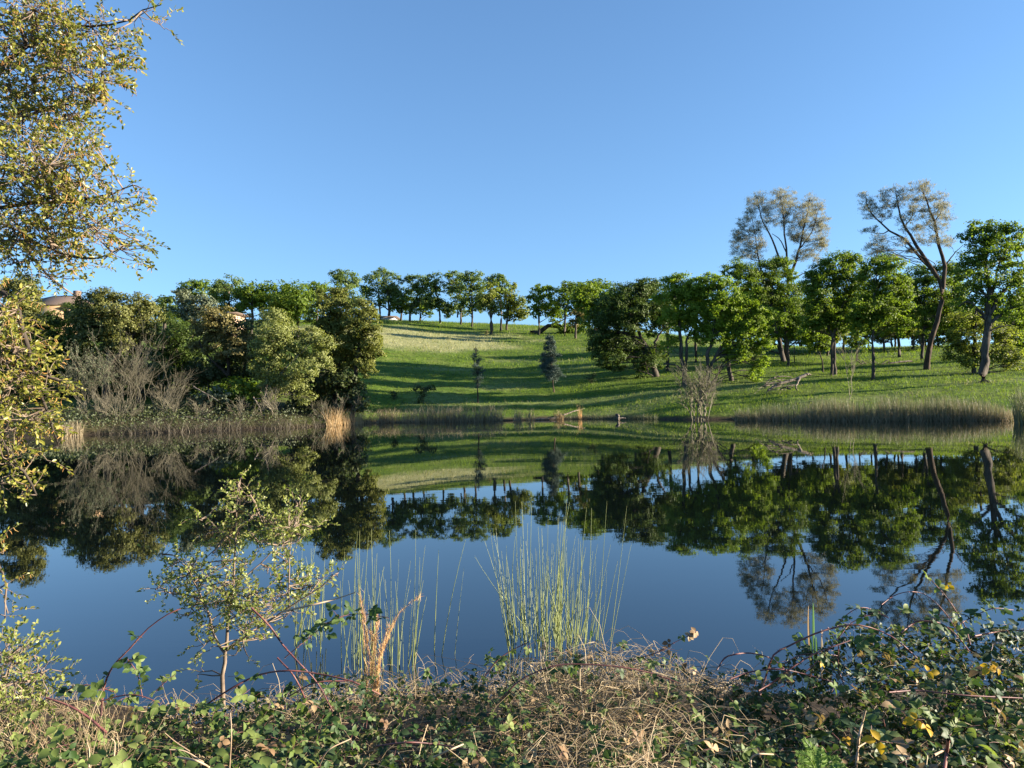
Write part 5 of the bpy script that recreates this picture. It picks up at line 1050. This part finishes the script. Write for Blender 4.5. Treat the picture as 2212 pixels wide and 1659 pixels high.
bramble('bramble with red canes below the sapling', 320, 720, 250, [('bl', 2), ('bl_pale', 2), ('bl_dark', .8), ('bl_brown', .6)], .05, 912,
        canes=[(z6, [(700, 790), (800, 890), (870, 990), (960, 1090), (1060, 1200), (1150, 1370)], 4.6, .0075, .005, 0, 'bl', 'cane'), (z6, [(840, 1060), (930, 1160), (1000, 1300)], 4.6, .006, .005, 0, 'bl', 'cane'), (z6, [(430, 1330), (600, 1220), (750, 1150), (900, 1130), (1050, 1145), (1250, 1190), (1400, 1260)], 4.5, .0075, .005, 3, 'bl', 'cane'), (z6, [(900, 1270), (1050, 1195), (1250, 1185)], 4.5, .006, .004, 0, 'bl', 'cane'),
               (z6, [(880, 1060), (940, 1010), (1050, 920), (1150, 850), (1280, 820), (1440, 840)], 4.7, .004, .0025, 14, 'bl', 'cane'), (z6, [(860, 810), (1030, 772), (1150, 742), (1262, 705)], 4.9, .009, .004, 0, 'bl', D_), (z6, [(580, 1660), (590, 1480), (585, 1360)], 3.4, .004, .003, 0, 'bl', D_), (z6, [(300, 1600), (400, 1620), (470, 1655)], 3.2, .006, .005, 0, 'bl', D_)],
        extra=[(z6, a, b, 4.6, .05, 'bl') for a, b in [(1070, 890), (1000, 950), (1140, 800), (1210, 860), (1280, 810), (1370, 800), (1350, 855), (1120, 925), (960, 940)]] + [(z6, a, b, 4.0, .052, 'bl_pale') for a, b in [(650, 1260), (240, 1360), (360, 1370), (480, 1410), (430, 1330), (200, 1320), (90, 1400), (990, 1310), (500, 1350)]])
bramble('low bramble of small dark leaves below the orange grass', 700, 1110, 290, [('bl_dark', 2.4), ('bl', 2), ('bl_pale', .6), ('bl_brown', .4)], .040, 913,
        canes=[(z6, [(1380, 1540), (1550, 1520), (1700, 1530), (1880, 1560)], 3.4, .005, .004, 2, 'bl_dark', 'cane'), (z6, [(1690, 1600), (1780, 1560), (1850, 1530)], 3.2, .006, .004, 0, 'bl', D_), (z6, [(1070, 1640), (1120, 1560), (1240, 1500)], 3.3, .004, .003, 0, 'bl', D_)])
bramble('sparse bramble trailing over the straw mound', 1090, 1540, 240, [('bl', 2), ('bl_dark', 1.5), ('bl_pale', 1), ('bl_brown', .8)], .044, 914, n_mass=480,
        canes=[(z7, [(540, 1260), (620, 1170), (700, 1110), (850, 1050), (980, 1035), (1250, 1050), (1450, 1090), (1620, 1150)], 4.4, .006, .004, 7, 'bl_dark', 'cane'), (z7, [(1340, 1010), (1500, 960), (1600, 900), (1720, 845)], 5.0, .004, .002, 3, 'bl_brown', 'cane'), (z7, [(450, 1110), (520, 1020), (600, 960), (720, 900)], 5.0, .005, .003, 2, 'bl_pale', 'cane')],
        extra=[(z7, 530, 1010, 4.9, .05, 'bl'), (z7, 985, 1062, 4.4, .055, 'bl'), (z7, 1630, 870, 5.0, .04, 'bl_pale'), (z7, 1715, 845, 5.0, .045, 'bl_brown'), (z7, 1450, 1030, 4.8, .045, 'bl_pale'), (z7, 1420, 1120, 4.6, .045, 'bl_pale'), (z7, 1700, 1240, 4.4, .045, 'bl_pale'), (z7, 690, 1390, 3.8, .04, 'bl_pale')])
bramble('bramble with high arching canes right of the straw mound', 1530, 1890, 250, [('bl_dark', 2.2), ('bl', 1.6), ('bl_brown', .8), ('bl_pale', .5)], .050, 915, n_mass=1300,
        canes=[(z8, [(430, 960), (470, 830), (520, 690), (620, 630), (800, 545), (950, 500), (1090, 485), (1250, 530), (1370, 600), (1490, 710)], 4.5, .0075, .005, 0, 'bl', 'cane'), (z8, [(140, 790), (190, 710), (260, 685), (350, 675), (440, 690), (520, 720), (610, 800)], 4.5, .006, .004, 1, 'bl_pale', 'cane'), (z8, [(230, 850), (380, 800), (560, 785), (720, 815), (950, 880)], 4.4, .006, .004, 2, 'bl_dark', 'cane'),
               (z8, [(420, 930), (520, 870), (620, 790), (780, 690), (900, 640), (1040, 590)], 4.4, .006, .004, 2, 'bl', 'cane'), (z8, [(590, 750), (700, 690), (850, 680), (960, 695)], 4.6, .004, .003, 2, 'bl_dark', 'cane'), (z8, [(940, 510), (1000, 430), (1100, 370), (1200, 385), (1300, 440)], 4.6, .004, .0025, 9, 'bl_dark', 'cane'), (z8, [(740, 800), (850, 700), (970, 560), (1050, 470), (1200, 400)], 4.5, .004, .003, 5, 'bl', 'cane'),
               (z8, [(1140, 1060), (1120, 1150), (1100, 1230), (1090, 1320), (1080, 1460)], 3.3, .006, .008, 0, 'bl', D_), (z8, [(1100, 1235), (1065, 1200)], 3.3, .004, .003, 0, 'bl', D_), (z8, [(1092, 1312), (1146, 1278)], 3.3, .005, .003, 0, 'bl', D_), (z8, [(370, 1452), (370, 1390), (420, 1358), (520, 1360)], 3.0, .005, .004, 0, 'bl', D_), (z8, [(960, 620), (960, 780), (1000, 900)], 4.5, .004, .004, 0, 'bl', 'cane')],
        extra=[(z8, 1240, 1270, 3.2, .06, 'bl_yellow'), (z8, 1010, 1250, 3.3, .025, 'bl_yellow'), (z8, 840, 740, 4.6, .035, 'bl_yellow'), (z8, 560, 735, 4.5, .045, 'bl_pale'), (z8, 250, 1010, 4.0, .04, 'bl_pale'), (z8, 405, 850, 4.3, .045, 'bl_pale'), (z8, 930, 905, 4.2, .05, 'bl'), (z8, 1120, 600, 4.6, .055, 'bl'), (z8, 1230, 600, 4.6, .05, 'bl'), (z8, 1190, 690, 4.6, .05, 'bl_dark')])
bramble('tall dark bramble with a few orange leaves at the bottom right', 1880, 2260, 270, [('bl_dark', 3), ('bl', 1.5), ('bl_pale', .5), ('bl_brown', .6)], .055, 916, n_mass=1800,
        canes=[(z8, [(1250, 350), (1330, 290), (1430, 262), (1530, 275), (1620, 340), (1700, 430), (1760, 530)], 4.8, .004, .003, 0, 'bl', 'cane'), (z8, [(1850, 620), (1820, 510), (1770, 420), (1690, 300), (1600, 200), (1560, 165)], 4.7, .0045, .003, 4, 'bl_pale', 'cane'), (z8, [(1380, 540), (1480, 465), (1560, 460), (1660, 480), (1760, 560), (1840, 660)], 4.5, .006, .004, 5, 'bl', 'cane'), (z8, [(1780, 480), (1850, 440), (2000, 375), (2140, 385)], 4.6, .004, .0025, 12, 'bl', 'cane'), (z8, [(1880, 560), (2050, 530), (2240, 520)], 4.4, .006, .004, 6, 'bl_dark', 'cane'), (z8, [(1700, 1260), (1690, 1350), (1675, 1460)], 3.1, .009, .009, 0, 'bl', 'cane'), (z8, [(1605, 1365), (1680, 1325)], 3.1, .007, .005, 0, 'bl', D_), (z8, [(1300, 940), (1500, 930), (1800, 960), (2200, 980)], 3.8, .005, .004, 3, 'bl_dark', 'cane')],
        extra=[(z8, 1560, 800, 4.2, .05, 'bl_yellow'), (z8, 2035, 775, 4.2, .05, 'bl_yellow'), (z8, 1975, 760, 4.2, .05, 'bl_yellow'), (z8, 1490, 1125, 3.6, .05, 'bl_yellow'), (z8, 1545, 1165, 3.6, .05, 'bl_yellow'), (z8, 1695, 215, 4.7, .035, 'bl_yellow'), (z8, 1390, 385, 4.7, .05, 'bl_pale'), (z8, 1600, 420, 4.6, .045, 'bl_pale'), (z8, 1495, 1050, 3.7, .05, 'bl_pale')])

# straw and dead stems
def strands(n, gen, seed, rad, mat, seg=5):
    r = np.random.default_rng(seed); mbx = MB(); a, b = [], []
    for i in range(n):
        p, d, L, droop = gen(r); tt = np.linspace(0, 1, 5)
        curl = r.normal(size=3) * .18 * L
        P = p + d * (tt * L)[:, None] + np.array([0, 0, -1.0]) * (droop * L * tt ** 2)[:, None] + curl * (np.sin(tt * 3.1))[:, None]
        rr = rad * r.uniform(.6, 1.4)
        a += [P[0:3], P[2:5]]; b += [(rr, rr * .9, rr * .8), (rr * .8, rr * .6, rr * .3)]
    mbx.tubes3(np.array(a), np.array(b), 3); return mbx
def straw_gen(r):
    px = np.clip(r.normal(1330, 125), 1060, 1570); t = r.uniform(.05, 1.02); p = mass(px, t, -abs(r.normal()) * .08)
    a = r.uniform(0, 2 * math.pi); el = r.uniform(-.1, .7); return p, np.array([math.cos(a) * math.cos(el), .6 * math.sin(a) * math.cos(el), math.sin(el)]), r.uniform(.2, .6), r.uniform(.2, .7)
o = strands(1600, straw_gen, 930, .0019, 'straw').build('dry_grass', M['straw']); tag(o, 'mound of tangled pale straw on the near bank in front of the dense rushes', 'dry grass', kind='stuff')
def stem_gen(r):
    px = r.uniform(-60, 2280); t = r.uniform(0, .95); p = mass(px, t, -abs(r.normal()) * .12 - .02)
    a = r.uniform(0, 2 * math.pi); el = r.uniform(-.2, .5); return p, np.array([math.cos(a) * math.cos(el), .6 * math.sin(a) * math.cos(el), math.sin(el)]), r.uniform(.12, .45), r.uniform(.1, .5)
o = strands(2200, stem_gen, 931, .0020, 'cane_dead').build('dead_stems', M['straw']); tag(o, 'dead stems and straw tangled through the brambles', 'dry stems', kind='stuff')
def edge_gen(r):
    px = r.uniform(350, 1600); x = W(px, 1450, 6)[0] ; y = float(shore_near(np.array([x]))[0]) - abs(r.normal()) * .3 + .15
    p = np.array([x * y / 6 * 1.0, y, max(gz(x, y), 0) + .01]); a = r.uniform(0, 2 * math.pi); el = r.uniform(-.1, .9)
    return p, np.array([math.cos(a) * math.cos(el), math.sin(a) * math.cos(el) * .6, math.sin(el)]), r.uniform(.15, .5), r.uniform(.2, .8)
o = strands(1300, edge_gen, 932, .0022, 'straw').build('shore_straw', M['straw']); tag(o, 'bleached broken stalks lying along the near water edge', 'dry stalks', kind='stuff')
def corner_gen(r):
    px = r.uniform(-30, 280); t = r.uniform(.3, 1.0); p = mass(px, t, -.03); a = r.normal(); return p, np.array([.5 * a, .2 * r.normal(), 1.0]) / np.linalg.norm([.5 * a, .2, 1.0]), r.uniform(.15, .42), r.uniform(0, .3)
o = strands(260, corner_gen, 933, .0017, 'straw').build('dry_grass', M['straw']); tag(o, 'thin upright dry grass stalks in the bottom left corner', 'dry grass', kind='stuff')

# feathery green weed at the bottom edge
Yw = 3.0; wb = W(*z8(800, 1480), Yw); t = empty('feathery_weed', wb, 'bright green feathery-leaved weed at the bottom edge', 'weed')
for i, pts in enumerate([[(820, 1500), (790, 1350), (720, 1250)], [(820, 1500), (760, 1390), (670, 1350)], [(830, 1500), (840, 1400), (840, 1320)], [(840, 1500), (890, 1430), (960, 1380)], [(820, 1500), (740, 1440), (690, 1420)], [(850, 1500), (930, 1470), (1010, 1440)]]):
    P = smooth_path([W(*z8(*p), Yw + .05 * math.cos(i * 1.9)) for p in pts], 14); n = len(P); r = np.random.default_rng(940 + i)
    mbx = MB(); mbx.tube(P, np.linspace(.003, .001, n), 4)
    T = np.gradient(P, axis=0); T /= np.linalg.norm(T, axis=1)[:, None]; S = np.cross(T, [0, -.8, .6]); S /= np.linalg.norm(S, axis=1)[:, None]
    for sgn in (-1, 1):
        for u in (0, .5):
            q = P[2:-1] * (1 - u) + P[3:] * u; l_ = np.interp(np.arange(len(q)), [0, len(q) * .3, len(q)], [.02, .035, .012])
            d = S[2:-1] * sgn + T[2:-1] * .7; d /= np.linalg.norm(d, axis=1)[:, None]
            mbx.kites(q + d * l_[:, None] * .5, np.tile([0, -.6, .8], (len(q), 1)) + r.normal(size=q.shape) * .2, l_, .28, 0, r, d, .05)
    mbx.build('frond', M['fern'], t, wb)
